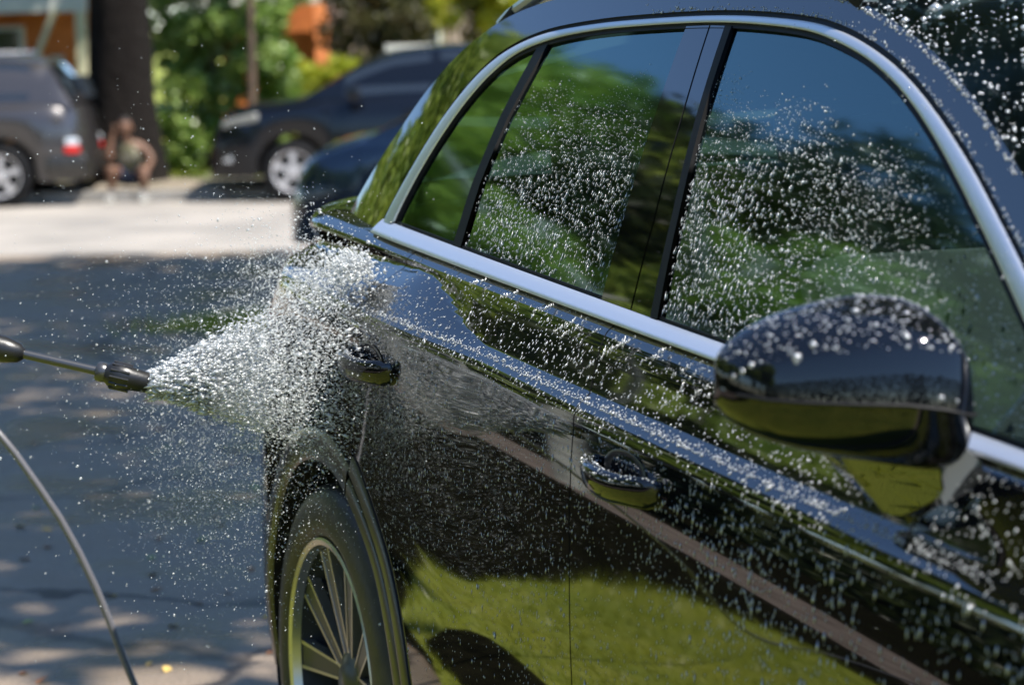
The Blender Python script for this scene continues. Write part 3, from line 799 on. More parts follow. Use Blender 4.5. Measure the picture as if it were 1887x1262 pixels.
M['leaf_bright'] = leaf_mat('leaf_bright', (0.15, 0.27, 0.03), (0.34, 0.44, 0.13), 5)
M['leaf_yellow'] = leaf_mat('leaf_yellow', (0.30, 0.36, 0.02), (0.48, 0.48, 0.05), 4)
M['leaf_dark'] = leaf_mat('leaf_dark', (0.028, 0.05, 0.010), (0.07, 0.09, 0.018), 2)
M['leaf_mid'] = leaf_mat('leaf_mid', (0.055, 0.085, 0.012), (0.13, 0.16, 0.02), 1.2)
M['leaf_green'] = leaf_mat('leaf_green', (0.20, 0.32, 0.045), (0.48, 0.58, 0.11), 0.9)
M['leaf_brown'] = leaf_mat('leaf_brown', (0.07, 0.055, 0.025), (0.12, 0.12, 0.04), 3)
M['bark'] = mat('bark', (0.009, 0.0065, 0.005), 0.95, noise=((0.014, 0.011, 0.009), 9, 0.4, 0.65), bump=(16, 1.0, 0.05), spec=0.2)
M['bark_brown'] = mat('bark_brown', (0.14, 0.09, 0.06), 0.9, noise=((0.07, 0.05, 0.035), 12, 0.4, 0.65), bump=(30, 0.8, 0.02))
M['bark_pale'] = mat('bark_pale', (0.42, 0.42, 0.36), 0.85, noise=((0.2, 0.2, 0.17), 8, 0.45, 0.65), bump=(30, 0.5, 0.02))

def trunk_mesh(h, r0, r1, rng, flare_=1.35, lean=(0, 0), n=20, rough=0.06, limbs=0):
    b = MB(); pts = []; rad = []
    for i in range(13):
        t = i / 12; pts.append((lean[0] * t + 0.03 * math.sin(3 * t) * r0 * 4, lean[1] * t, h * t)); rad.append((r0 + (r1 - r0) * t) * (1 + (flare_ - 1) * max(0, 1 - t * 6) ** 1.5))
    b.tube(pts, rad, n)
    for k in range(limbs):
        t = 0.55 + 0.4 * k / max(1, limbs); a = 2.4 * k + rng.uniform(0, 1); p = Vector((lean[0] * t, lean[1] * t, h * t)); L = h * rng.uniform(0.25, 0.42)
        d = Vector((math.cos(a), math.sin(a), rng.uniform(0.4, 0.9))).normalized()
        b.tube([p, p + d * L * 0.5 + Vector((0, 0, 0.05 * L)), p + d * L], [r1 * 0.75, r1 * 0.45, r1 * 0.12], 8)
    for v in b.bm.verts:
        q = math.sin(v.co.x * 23 + v.co.z * 3) * math.cos(v.co.y * 19 + v.co.z * 2.2)
        v.co.x += q * rough * r0; v.co.y -= q * rough * r0
    return b

def tree(name, label, loc, h, trunk_r, crown_c, crown_R, n, leaf, lm, seed, group=None, blobs=26, br=(0.7, 1.3), bark='bark', clear=None, rz=0.0, limbs=6):
    rng = np.random.default_rng(seed); r2 = random.Random(seed)
    t = thing(name, label, 'tree', loc, rz, group)
    trunk_mesh(h, trunk_r, trunk_r * 0.45, r2, limbs=limbs).build('trunk', M[bark], t, True)
    P = crown_points(n, blobs_in(crown_c, crown_R, blobs, br[0], br[1], rng), rng)
    V, F = leaf_quads(P, leaf, rng)
    fast_mesh('crown', V, F, M[lm], t)
    return t

def copy_tree(o, loc, rz, label=None, sc=1.0):
    c = o.copy(); COL.objects.link(c); c.location = loc; c.rotation_euler = (0, 0, rz); c.scale = (sc, sc, sc)
    if label: c['label'] = label
    for ch in list(o.children):
        k = ch.copy(); COL.objects.link(k); k.parent = c
    return c

# shade tree whose crown darkens the asphalt behind the car
tree('shade_tree', 'tall broad shade tree beyond the far side of the washed car', (-3.6, 7.6, 0), 6.5, 0.30, (1.5, -2.1, 9.0), (6.2, 4.9, 2.0), 16000, 0.34, 'leaf_mid', 3, blobs=64, br=(1.0, 1.8), limbs=8)
tree('shade_tree', 'second broad shade tree farther along beyond the washed car', (-9.5, 9.8, 0), 6.5, 0.28, (0.7, -3.3, 9.0), (2.3, 5.2, 1.9), 13000, 0.34, 'leaf_mid', 6, blobs=40, br=(0.9, 1.4), limbs=7)
# big dark trunk behind the squatting person
t = tree('street_tree', 'massive dark tree trunk behind the person squatting at the kerb', LW(-4.31, 29.6, 0.0), 6.0, 0.41, (0, 0, 8.0), (3.4, 3.4, 2.6), 9000, 0.28, 'leaf_mid', 5, blobs=26, limbs=7)

def shrub(name, label, loc, blobs, n, leaf, lm, seed, group=None, stems=5, hgt=1.0, cat='shrub', bark='bark_brown', shell=0.5):
    rng = np.random.default_rng(seed); r2 = random.Random(seed)
    t = thing(name, label, cat, loc, STREET_RZ, group)
    P = crown_points(n, [(np.array(c), r) for c, r in blobs], rng, shell)
    P = P[P[:, 2] > 0.02]
    V, F = leaf_quads(P, leaf, rng, aspect=0.75)
    fast_mesh('foliage', V, F, M[lm], t)
    b = MB()
    for k in range(stems):
        a = 2 * math.pi * k / stems + 0.4
        b.tube([(0.04 * math.cos(a), 0.04 * math.sin(a), -0.05), (0.15 * math.cos(a), 0.1 * math.sin(a), hgt * 0.5), (0.35 * math.cos(a), 0.2 * math.sin(a), hgt)], [0.02, 0.014, 0.006], 6)
    b.build('stems', M[bark], t, True)
    return t
rb = np.random.default_rng(12)
bb = []
for _ in range(120):
    z = rb.uniform(0.15, 3.4); xw = 0.74 if z < 1.9 else 0.9
    r = rb.uniform(0.16, 0.30); bb.append(((rb.uniform(-xw, xw) * (0.85 if z < .6 else 1), rb.uniform(-0.5, 0.4), z), (r, r, r * 0.8)))
shrub('hedge_bush', 'large bright green leafy bush between the dark trunk and the black parked car', LW(-3.28, 30.9, 0.1), bb, 19000, 0.105, 'leaf_bright', 21, stems=7, hgt=2.2)
# slim tree in front of the bush
st = thing('slim_tree', 'slender brown tree rising in front of the bright green bush', 'tree', LW(-2.93, 30.2, 0.08), STREET_RZ)
trunk_mesh(3.4, 0.055, 0.04, random.Random(2), n=10, rough=0.12, lean=(0.06, 0)).build('trunk', M['bark_brown'], st, True)
rng_ = np.random.default_rng(33)
V, F = leaf_quads(crown_points(2500, blobs_in((0.1, 0, 4.2), (1.1, 1.0, 0.9), 16, 0.3, 0.5, rng_), rng_), 0.12, rng_); fast_mesh('crown', V, F, M['leaf_bright'], st)
shrub('yellow_shrub', 'low lime yellow shrub right of the big green bush', LW(-2.22, 32.0, 0.2), [((rb.uniform(-0.35, 0.35), rb.uniform(-0.3, 0.3), rb.uniform(0.3, 1.05)), (0.24, 0.24, 0.2)) for _ in range(22)], 5200, 0.09, 'leaf_yellow', 22, hgt=0.8)
shrub('brown_shrub', 'dark brownish conifer shrub behind the black parked car bonnet', LW(-1.62, 33.0, 0.25), [((rb.uniform(-0.5, 0.45), rb.uniform(-0.3, 0.3), rb.uniform(0.3, 2.6)), (0.30, 0.30, 0.28)) for _ in range(40)], 11000, 0.085, 'leaf_brown', 23, hgt=2.0)
shrub('golden_shrub', 'golden yellow feathery shrub above the pale garden wall', LW(-0.65, 35.0, 0.3), [((rb.uniform(-0.9, 1.0), rb.uniform(-0.3, 0.3), rb.uniform(1.5, 2.9)), (0.28, 0.28, 0.2)) for _ in range(40)], 8200, 0.10, 'leaf_yellow', 24, hgt=2.4)
shrub('corner_shrub', 'green shrub at the top edge just left of the roof of the washed car', LW(0.5, 36.0, 0.3), [((rb.uniform(-1.2, 1.6), rb.uniform(-0.3, 0.3), rb.uniform(1.2, 2.9)), (0.3, 0.3, 0.25)) for _ in range(34)], 4600, 0.11, 'leaf_mid', 25, hgt=2.2)
shrub('edge_shrub', 'small dark shrub at the left edge behind the grey parked car roof', LW(-6.6, 31.5, 0.2), [((rb.uniform(-0.5, 0.45), rb.uniform(-0.3, 0.3), rb.uniform(0.2, 1.3)), (0.25, 0.25, 0.2)) for _ in range(16)], 2500, 0.09, 'leaf_dark', 26, hgt=0.9)
shrub('flowering_weed', 'small tuft of orange and green leaves between the grey car and the trunk', LW(-4.62, 28.9, 0.08), [((rb.uniform(-0.08, 0.08), rb.uniform(-0.08, 0.08), rb.uniform(0.08, 0.62)), (0.07, 0.07, 0.07)) for _ in range(9)], 260, 0.07, 'leaf_yellow', 27, hgt=0.5, stems=3)

tree('garden_tree', 'dark leafy tree in the garden mirrored in the front side window', (-14.2, -8.9, 0), 4.2, 0.2, (0, 0, 6.0), (3.0, 3.0, 3.6), 16000, 0.26, 'leaf_dark', 44, blobs=34, br=(0.8, 1.3))
for i_, (x, y) in enumerate([(-7.9, -5.0), (-11.6, -5.2)]):
    bt = thing('pale_tree', ['pale barked young tree mirrored in the front side window', 'pale barked young tree mirrored in the rear side window'][i_], 'tree', (x, y, 0))
    trunk_mesh(4.3, 0.15, 0.10, random.Random(4 + i_), lean=(0.1, 0.1), limbs=4).build('trunk', M['bark_pale'], bt, True)
    rq = np.random.default_rng(50 + i_)
    V, F = leaf_quads(crown_points(2000, blobs_in((0.1, 0.1, 3.9), (0.7, 0.7, 0.5), 10, 0.25, 0.4, rq), rq), 0.14, rq); fast_mesh('crown', V, F, M['leaf_green'], bt)
# grass blades
def grass(name, m, pts, h, rng, parent=None, wd=0.006):
    n = len(pts); a = rng.uniform(0, 2 * math.pi, n); d = np.stack([np.cos(a), np.sin(a), np.zeros(n)], 1)
    H = (h * rng.uniform(0.5, 1.3, n))[:, None]; lean = rng.normal(size=(n, 3)) * 0.35; lean[:, 2] = 1
    tip = pts + lean * H
    V = np.stack([pts - d * wd, pts + d * wd, tip], 1).reshape(-1, 3)
    return fast_mesh(name, V, np.arange(n * 3).reshape(-1, 3), m, parent)
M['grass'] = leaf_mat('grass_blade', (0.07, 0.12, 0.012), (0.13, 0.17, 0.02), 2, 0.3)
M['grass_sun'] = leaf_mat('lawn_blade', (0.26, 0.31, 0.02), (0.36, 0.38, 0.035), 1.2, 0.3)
gr = np.random.default_rng(4)
n = 16000; u = gr.uniform(-7, 3, n); d = gr.uniform(29.4, 32.6, n)
pts = np.array([tuple(LW(a, b, verge_z(b) - 0.01)) for a, b in zip(u, d)])
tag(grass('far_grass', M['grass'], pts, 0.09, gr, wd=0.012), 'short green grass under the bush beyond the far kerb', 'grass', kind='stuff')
n = 36000; X = gr.uniform(-3.8, 5, n); Y = gr.uniform(-4.1, -1.05, n)
k_ = np.array([inside(LAWN, x, y) and not inside(DARK_PATCH, x, y) for x, y in zip(X, Y)])
P = np.stack([X, Y, np.full(n, 0.03)], 1)[k_]
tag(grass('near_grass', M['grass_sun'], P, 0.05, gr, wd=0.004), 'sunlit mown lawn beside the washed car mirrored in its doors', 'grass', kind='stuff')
# grass tuft growing in the asphalt
c = Vector((-9.6, 1.5, 0)); n = 2600
P = np.stack([gr.normal(c.x, 0.16, n), gr.normal(c.y + 0.12, 0.30, n), np.zeros(n)], 1)
tag(grass('grass_tuft', M['grass_sun'], P, 0.09, gr, wd=0.004), 'flat green patch of grass growing through the asphalt left of the spray', 'grass', kind='stuff')

# ================= houses beyond =================
M['brick'] = mat('orange_brick', (0.62, 0.19, 0.05), 0.85, noise=((0.52, 0.15, 0.04), 6, 0.35, 0.65))
M['white'] = mat('white_wood', (0.72, 0.72, 0.64), 0.6)
M['cream'] = mat('cream_wood', (0.66, 0.62, 0.42), 0.6)
M['roofing'] = mat('roof_felt', (0.30, 0.27, 0.26), 0.9)
M['pane'] = mat('window_pane', (0.02, 0.025, 0.03), 0.08, coat=1.0)
h = thing('brick_house', 'orange brick house with cream porch posts behind the parked grey car', 'house', LW(-6.4, 34, -0.1), STREET_RZ)
def hp(name, c, d, m, par=None, **k): return MB().box(c, d, **k).build(name, m, par or h)
hp('wall', (-2.6, 2.2, 1.5), (7.6, 4.0, 3.6), M['brick'])
hp('wall', (3.35, 1.6, 1.5), (1.2, 3.0, 3.6), M['brick'])
hp('fascia', (-1.4, -0.30, 2.22), (5.0, 0.10, 0.16), M['white'], bev=0.01)
hp('porch_ceiling', (-1.4, -0.05, 2.33), (5.0, 0.42, 0.05), M['white'])
hp('fascia', (3.30, -0.10, 2.26), (2.3, 0.10, 0.15), M['white'], bev=0.01)
rf = hp('roof', (-1.4, 2.0, 3.5), (9.0, 5.0, 0.25), M['roofing'])
hp('siding', (-1.4, 0.12, 2.75), (5.0, 0.05, 0.75), mat('pink_siding', (0.62, 0.52, 0.47), 0.8))
hp('porch_post', (1.02, -0.32, 1.08), (0.13, 0.12, 2.12), M['cream'], bev=0.01)
hp('porch_post', (-1.02, -0.32, 1.08), (0.13, 0.12, 2.12), M['cream'], bev=0.01)
hp('porch_post', (4.25, -0.10, 1.08), (0.20, 0.12, 2.2), mat('pink_post', (0.60, 0.42, 0.38), 0.7), bev=0.01)
hp('brace', (0.55, -0.34, 1.83), (0.07, 0.07, 0.74), M['cream'], ry=R_(24), bev=0.008)
wf = hp('window', (-0.05, 0.16, 1.62), (0.52, 0.08, 0.72), M['white'])
hp('pane', (-0.05, 0.11, 1.62), (0.42, 0.03, 0.62), M['pane'], wf)
hp('house_sign', (0.62, 0.18, 1.55), (0.18, 0.03, 0.08), M['lamp'])
gw = thing('garden_wall', 'low pale rendered garden wall beyond the black parked car', 'wall', LW(0.2, 32.0, 0), STREET_RZ)
hp('wall_body', (0, 0, 0.75), (3.2, 0.22, 1.40), mat('pale_render', (0.62, 0.60, 0.54), 0.85, noise=((0.45, 0.43, 0.38), 4, 0.4, 0.7)), gw)
hp('coping', (0, 0, 1.50), (3.3, 0.30, 0.08), mat('pale_coping', (0.70, 0.68, 0.62), 0.8), gw, bev=0.01)
h2 = thing('far_house', 'pinkish house wall far behind the garden wall', 'house', LW(1.0, 44, 0.2), STREET_RZ)
hp('wall', (0, 1.5, 1.5), (9.0, 3.0, 3.4), mat('pink_render', (0.55, 0.42, 0.36), 0.85, noise=((0.40, 0.30, 0.25), 3, 0.4, 0.65)), h2)
hp('roof', (0, 1.5, 3.4), (9.8, 3.8, 0.3), M['roofing'], h2)
w2 = hp('window', (-2.6, -0.02, 1.6), (1.1, 0.08, 1.0), M['white'], h2); hp('pane', (-2.6, -0.07, 1.6), (0.96, 0.04, 0.86), M['pane'], w2)

# trees left of the view; the side of the washed car mirrors them
base = tree('garden_tree', 'leafy garden tree beyond the left edge of the picture', (-13.0, -8.5, 0), 4.2, 0.17, (0, 0, 3.9), (2.6, 2.6, 2.6), 20000, 0.24, 'leaf_green', 41, group='trees left of the view that the car mirrors', blobs=34, br=(0.6, 1.1))
for (u, d, rz, sc) in [(-9, 47, 0.4, 1.5), (-2, 50, 1.9, 1.7), (6, 49, 3.1, 1.5), (13, 46, 4.2, 1.6), (20, 44, 5.0, 1.5)]:
    k = copy_tree(base, LW(u, d, 0.3), rz, 'garden tree rising behind the roofs of the houses', sc); k['group'] = 'trees behind the houses'
for (x, y, rz, sc) in [(-19, -6.8, 1.1, 1.22), (-26, -6.6, 2.2, 1.45), (-17, -8.2, 4.4, 1.3), (-21.5, -10.5, 5.4, 1.55), (-9.0, -12.0, 2.0, 1.4), (-28, -10.5, 0.6, 1.75), (-17, -12, 2.9, 1.6), (-34, -13, 3.6, 2.0), (-5.0, -13.5, 4.0, 1.3), (-24, -15, 5.0, 1.9), (-40, -5.0, 1.9, 1.2), (-22, -9.5, 0.4, 1.15), (0.5, -14.5, 0.3, 1.3), (6.5, -13.5, 2.3, 1.2)]:
    copy_tree(base, (x, y, 0), rz, sc=sc)
hd = thing('clipped_hedge', 'dark hedge beyond the left edge of the picture', 'hedge', (-7, -8.6, 0), 0)
P = np.stack([gr.uniform(-14, 14, 9000), gr.uniform(-0.5, 0.5, 9000), gr.uniform(0, 1.5, 9000)], 1)
V, F = leaf_quads(P, 0.16, gr); fast_mesh('foliage', V, F, M['leaf_dark'], hd)
hd['group'] = 'hedges outside the view'
for (x, y, rz, zs) in [(14, -14, 1.57, 2.6), (14.5, 12, 1.57, 2.6)]:  # added out of view to darken the horizon in the door mirror
    h_ = copy_tree(hd, (x, y, 0), rz, 'unseen hedge added ahead of the washed car to block the bright horizon its mirror reflects'); h_.scale = (1, 1.6, zs)

# ================= parked cars in the street =================
def wheel_parts(par, x, y, r, n_sp, rimcol, sgn=-1):
    c = (x, y, r)
    ty = MB().lathe([(r * 0.66, sgn * 0.10), (r * 0.8, sgn * 0.115), (r * 0.95, sgn * 0.10), (r, sgn * 0.06), (r, -sgn * 0.08), (r * 0.9, -sgn * 0.11), (r * 0.6, -sgn * 0.11)], 'Y', c, 32).build('tyre', M['rubber'], par, True)
    rm = MB().lathe([(r * 0.66, sgn * 0.10), (r * 0.68, sgn * 0.112), (r * 0.62, sgn * 0.105), (r * 0.60, sgn * 0.05), (r * 0.60, -sgn * 0.05)], 'Y', c, 32).build('rim', rimcol, ty, True)
    MB().lathe([(0.0, sgn * 0.0), (r * 0.6, sgn * 0.0), (r * 0.6, -sgn * 0.03)], 'Y', c, 24).build('brake_disc', M['inner'], ty)
    b = MB(); b.lathe([(0.0, sgn * 0.105), (r * 0.16, sgn * 0.10), (r * 0.18, sgn * 0.05)], 'Y', c, 16)
    for k in range(n_sp):
        a = 2 * math.pi * k / n_sp + 0.3
        u = Vector((math.cos(a), 0, math.sin(a))); v = Vector((-math.sin(a), 0, math.cos(a)))
        b.prism([(r * 0.12, -r * 0.07), (r * 0.64, -r * 0.115), (r * 0.64, r * 0.115), (r * 0.12, r * 0.07)], Vector(c) + Vector((0, sgn * 0.098, 0)), u, v, (0, -sgn * 0.025, 0))
    b.build('spokes', rimcol, ty)

def parked_car(name, label, loc, rz, sp, paint, rimcol):
    """sp: L, W, r, xw=(front, rear) wheel x, nose->tail top profile, glass profile; x = 0 at the nose, growing to the tail; y = 0 at the near side, growing away"""
    t = thing(name, label, 'car', loc, rz, None)
    W = sp['W']; r = sp['r']; sill = 0.26
    top = sp['top']; gl = sp['glass']
    xs = sorted({round(x, 3) for x in list(np.linspace(0.0, sp['L'], 60))} | {round(xw_ + d, 3) for xw_ in sp['xw'] for d in np.linspace(-r * 1.22, r * 1.22, 17)})
    zt = lambda x: at_x(top, x)
    V = []
    nr = 13
    for x in xs:
        zs = sill
        for xw_ in sp['xw']:
            q = (r * 1.2) ** 2 - (x - xw_) ** 2
            if q > 0: zs = max(zs, r + math.sqrt(q))
        e = min(x, sp['L'] - x); cr = 0.28 * (1 - math.sqrt(max(0, 1 - max(0, 1 - e / 0.45) ** 2)))   # corner rounding in plan
        z1 = zt(x); zs = min(zs, z1 - 0.12)
        y0 = cr + 0.03
        side = [(y0 + 0.03, zs), (y0, zs + (z1 - zs) * 0.25), (y0 - 0.015, zs + (z1 - zs) * 0.5), (y0 + 0.0, zs + (z1 - zs) * 0.74), (y0 + 0.035, z1 - 0.05), (y0 + 0.10, z1)]
        ring = side + [(W / 2, z1 + 0.05)] + [(W - a, b_) for a, b_ in side[::-1]]
        V += [Vector((x, y, z)) for y, z in ring]
    F = grid_faces(len(xs), nr); F.append(list(range(nr))); F.append([(len(xs) - 1) * nr + k for k in range(nr)][::-1])
    o = mesh('body', V, F, paint, t); bmf(o, 50)
    # cabin
    gx = np.linspace(gl[0][0], gl[-1][0], 44); V = []
    for x in gx:
        z0 = zt(x) - 0.02; z1 = max(at_x(gl, x), z0 + 0.005); k = (z1 - z0)
        a0 = 0.11; a1 = 0.11 + k * 0.42
        ring = [(a0, z0), (a0 + (a1 - a0) * 0.5, z0 + k * 0.52), (a1, z0 + k * 0.93), (a1 + 0.08, z1), (W / 2, z1 + 0.03)]
        ring = ring + [(W - a, b_) for a, b_ in ring[:-1][::-1]]
        V += [Vector((x, y, z)) for y, z in ring]
    o = mesh('cabin', V, grid_faces(len(gx), 9), paint, t); bmf(o, 50)
    # side panes, laid 4 mm proud of the cabin side
    for (x0, x1, lo_) in sp['panes']:
        for near in (True, False):
            V = []; m_ = 14
            for i in range(m_ + 1):
                x = x0 + (x1 - x0) * i / m_; z0 = zt(x) - 0.02; z1 = at_x(gl, x); k = z1 - z0
                for f in (0.12, 0.5, 0.88):
                    a = 0.11 + k * 0.42 * f / 0.93 - 0.006; z = z0 + k * f
                    V.append(Vector((x, a if near else W - a, z)))
            mesh('side_pane', V, grid_faces(m_ + 1, 3), M['pane'], t)
    # windscreen and rear window
    for (xa, xb_, nm) in sp['screens']:
        V = []
        for i in range(9):
            x = xa + (xb_ - xa) * i / 8; z = at_x(gl, x)
            k = z - zt(x) + 0.02; a = 0.11 + k * 0.42 + 0.10
            for j in range(7):
                y = a + (W - 2 * a) * j / 6; V.append(Vector((x, y, z + 0.012 + 0.030 * (1 - (2 * j / 6 - 1) ** 2))))
        mesh(nm, V, grid_faces(9, 7), M['pane'], t)
    for xw_ in sp['xw']:
        wheel_parts(t, xw_, 0.12, r, 5, rimcol, -1); wheel_parts(t, xw_, W - 0.12, r, 5, rimcol, 1)
    b = MB(); b.box((sp['L'] / 2, W / 2, 0.40), (sp['L'] * 0.96, W * 0.55, 0.26)); b.build('underbody', M['inner'], t)
    for f in sp.get('extras', []): f(t, W)
    xm = sp.get('mirror')
    if xm:
        mo = MB().box((xm, -0.07, zt(xm) + 0.05), (0.14, 0.19, 0.13), bev=0.04).build('side_mirror', paint, t, True)
        MB().box((xm, W + 0.07, zt(xm) + 0.05), (0.14, 0.19, 0.13), bev=0.04).build('side_mirror', paint, t, True)
    for xh in sp.get('handles', []): MB().box((xh, 0.012, zt(xh) - 0.16), (0.17, 0.03, 0.03), bev=0.01).build('door_handle', paint, t, True)
    for xd in sp.get('gaps', []):
        b = MB(); b.box((xd, 0.022, 0.62), (0.008, 0.02, 0.5)); b.build('door_gap', M['rubber'], t)
    MB().box((0.00, W / 2, 0.42), (0.04, 0.9, 0.20), bev=0.02).build('grille', M['rubber'], t, True)
    return t

P_dark = mat('parked_black_paint', (0.003, 0.004, 0.007), 0.2, coat=0.35, spec=0.3)
P_grey = mat('parked_grey_paint', (0.06, 0.055, 0.055), 0.32, 0.4, coat=1.0)
P_blue = mat('parked_blue_paint', (0.012, 0.028, 0.05), 0.2, 0.2, coat=1.0)
RIM = mat('alloy_rim', (0.62, 0.60, 0.60), 0.4, 0.4)

def lamp_block(nm, m, c, d, ry=0, rz=0, bev=0.03):
    def f(t, W):
        MB().box(c, d, ry=R_(ry), rz=R_(rz), bev=bev).build(nm, m, t, True)
        MB().box((c[0], W - c[1], c[2]), d, ry=R_(ry), rz=R_(-rz), bev=bev).build(nm, m, t, True)
    return f
M['beam'] = mat('headlight_lens', (0.28, 0.28, 0.25), 0.2, coat=0.5)
# black car, nose to the left
dark = dict(L=4.45, W=1.80, r=0.32, xw=(0.89, 3.50), top=[(0, 0.52), (0.06, 0.74), (0.22, 0.90), (0.55, 0.99), (1.2, 1.06), (2.2, 1.08), (3.6, 1.10), (4.30, 1.10), (4.42, 0.8), (4.45, 0.6)],
            glass=[(0.95, 1.04), (1.15, 1.14), (1.62, 1.40), (1.95, 1.52), (2.5, 1.58), (3.4, 1.56), (3.9, 1.46), (4.25, 1.15)], panes=[(1.45, 2.35, 0), (2.45, 3.35, 0), (3.42, 3.75, 0)],
            screens=[(1.02, 1.80, 'windscreen'), (3.85, 4.2, 'rear_window')], mirror=1.55, handles=[2.15, 3.15], gaps=[2.38, 1.28],
            extras=[lamp_block('headlight', M['beam'], (0.36, 0.11, 0.845), (0.40, 0.12, 0.09), ry=-13, rz=-14), lamp_block('fog_light', M['lamp'], (0.22, 0.12, 0.46), (0.14, 0.10, 0.10), rz=-25),
                    lamp_block('tail_light', M['red'], (4.33, 0.16, 0.95), (0.14, 0.18, 0.16))])
parked_car('parked_car', 'black car parked nose left in front of the green bush', LW(-3.13, 27.42, -0.06), STREET_RZ, dark, P_dark, RIM)
grey = dict(L=4.40, W=1.80, r=0.33, xw=(0.85, 3.55), top=[(0, 0.55), (0.08, 0.80), (0.3, 0.95), (1.1, 1.04), (2.2, 1.06), (3.6, 1.07), (4.15, 1.07), (4.33, 1.0), (4.38, 0.85), (4.40, 0.55)],
            glass=[(0.95, 1.04), (1.3, 1.22), (1.75, 1.46), (2.2, 1.56), (3.0, 1.58), (3.7, 1.55), (4.02, 1.50), (4.18, 1.28), (4.30, 1.06)], panes=[(1.5, 2.4, 0), (2.5, 3.28, 0), (3.36, 3.86, 0)],
            screens=[(1.1, 1.85, 'windscreen'), (4.06, 4.26, 'rear_window')], mirror=1.5, handles=[2.2, 3.15], gaps=[2.42, 1.3],
            extras=[lamp_block('headlight', M['lamp'], (0.3, 0.1, 0.86), (0.4, 0.14, 0.14), rz=-15), lamp_block('tail_light', M['red'], (4.28, 0.14, 0.58), (0.17, 0.16, 0.075), rz=20),
                    lamp_block('reflector', M['lamp'], (4.28, 0.14, 0.665), (0.15, 0.15, 0.08), rz=20),
                    lamp_block('bumper', M['plastic'], (4.20, 0.26, 0.42), (0.44, 0.46, 0.24), rz=12, bev=0.06),
                    lamp_block('roof_rail', RIM, (2.9, 0.38, 1.60), (1.7, 0.035, 0.035), bev=0.012), lamp_block('rear_side_glass', M['pane'], (4.245, 0.34, 1.22), (0.05, 0.3, 0.26), ry=-24, rz=12, bev=0.01)])
parked_car('parked_car', 'grey car at the left edge with a red tail light low on its corner', LW(-8.84, 27.45, -0.06), STREET_RZ, grey, P_grey, RIM)
blue = dict(L=4.6, W=1.80, r=0.33, xw=(0.88, 3.65), top=[(0, 0.55), (0.05, 0.72), (0.18, 0.86), (0.5, 0.95), (1.1, 1.03), (2.2, 1.06), (3.8, 1.05), (4.45, 1.0), (4.6, 0.6)],
            glass=[(0.55, 0.97), (0.9, 1.12), (1.5, 1.36), (1.9, 1.43), (2.6, 1.45), (3.3, 1.40), (3.9, 1.15), (4.1, 1.03)], panes=[(1.35, 2.2, 0), (2.3, 3.1, 0)],
            screens=[(0.62, 1.6, 'windscreen'), (3.35, 4.0, 'rear_window')], mirror=1.4, handles=[2.1, 3.0], gaps=[2.25, 1.2],
            extras=[lamp_block('headlight', M['pane'], (0.24, 0.20, 0.76), (0.26, 0.10, 0.07), ry=-12, rz=-34)])
parked_car('parked_car', 'dark blue car standing in the road behind the rear pillar of the washed car', LW(-1.50, 17.6, -0.045), STREET_RZ - R_(4), blue, P_blue, RIM)

# ================= the person squatting at the kerb =================
M['skin'] = mat('skin', (0.19, 0.095, 0.055), 0.55, noise=((0.14, 0.07, 0.04), 20, 0.4, 0.6))
M['shirt'] = mat('khaki_vest', (0.19, 0.18, 0.10), 0.9, noise=((0.45, 0.42, 0.30), 5, 0.52, 0.58))
M['shorts'] = mat('navy_shorts', (0.012, 0.022, 0.05), 0.85)
M['hair'] = mat('dark_hair', (0.015, 0.011, 0.009), 0.7)
M['shoe'] = mat('white_shoe', (0.42, 0.40, 0.37), 0.6)
person = thing('person', 'person squatting at the kerb before the dark trunk, one hand raised to the head', 'person', LW(-4.06, 28.28, -0.055), STREET_RZ)
def skin_obj(name, verts, edges, m, parent, root=0, sub=2):
    me = bpy.data.meshes.new(name); me.from_pydata([v[:3] for v in verts], edges, []); me.update()
    o = link(name, me, m, parent)
    md = o.modifiers.new('skin', 'SKIN'); md.use_smooth_shade = True
    for i, v in enumerate(verts):
        sv = me.skin_vertices[0].data[i]; r = v[3]; sv.radius = (r, r) if not isinstance(r, tuple) else r
    me.skin_vertices[0].data[root].use_root = True
    sd = o.modifiers.new('sub', 'SUBSURF'); sd.levels = sub; sd.render_levels = sub
    return o
# local frame: x right, y away, z up; the person faces the street (towards -y)
b_v = [(0.02, 0.16, 0.27, 0.115), (0.01, 0.12, 0.37, 0.11), (0.0, 0.06, 0.48, 0.115), (-0.005, 0.01, 0.57, 0.105), (-0.01, -0.02, 0.625, 0.055), (-0.015, -0.045, 0.68, 0.05),
       # right arm of the picture: shoulder, elbow, wrist resting on the knee
       (0.155, 0.01, 0.565, 0.055), (0.255, -0.03, 0.44, 0.040), (0.215, -0.19, 0.33, 0.028),
       # arm raised to the head
       (-0.165, 0.0, 0.555, 0.055), (-0.205, -0.13, 0.44, 0.040), (-0.165, -0.09, 0.67, 0.028),
       # legs: hip, knee, ankle, heel, toe
       (0.11, 0.10, 0.26, 0.088), (0.19, -0.24, 0.33, 0.062), (0.165, -0.12, 0.075, 0.038), (0.165, -0.14, 0.035, 0.032), (0.18, -0.27, 0.022, 0.026),
       (-0.09, 0.10, 0.26, 0.088), (-0.17, -0.24, 0.35, 0.062), (-0.165, -0.12, 0.075, 0.038), (-0.165, -0.14, 0.035, 0.032), (-0.18, -0.27, 0.022, 0.026)]
b_e = [(0, 1), (1, 2), (2, 3), (3, 4), (4, 5), (3, 6), (6, 7), (7, 8), (3, 9), (9, 10), (10, 11), (0, 12), (12, 13), (13, 14), (14, 15), (15, 16), (0, 17), (17, 18), (18, 19), (19, 20), (20, 21)]
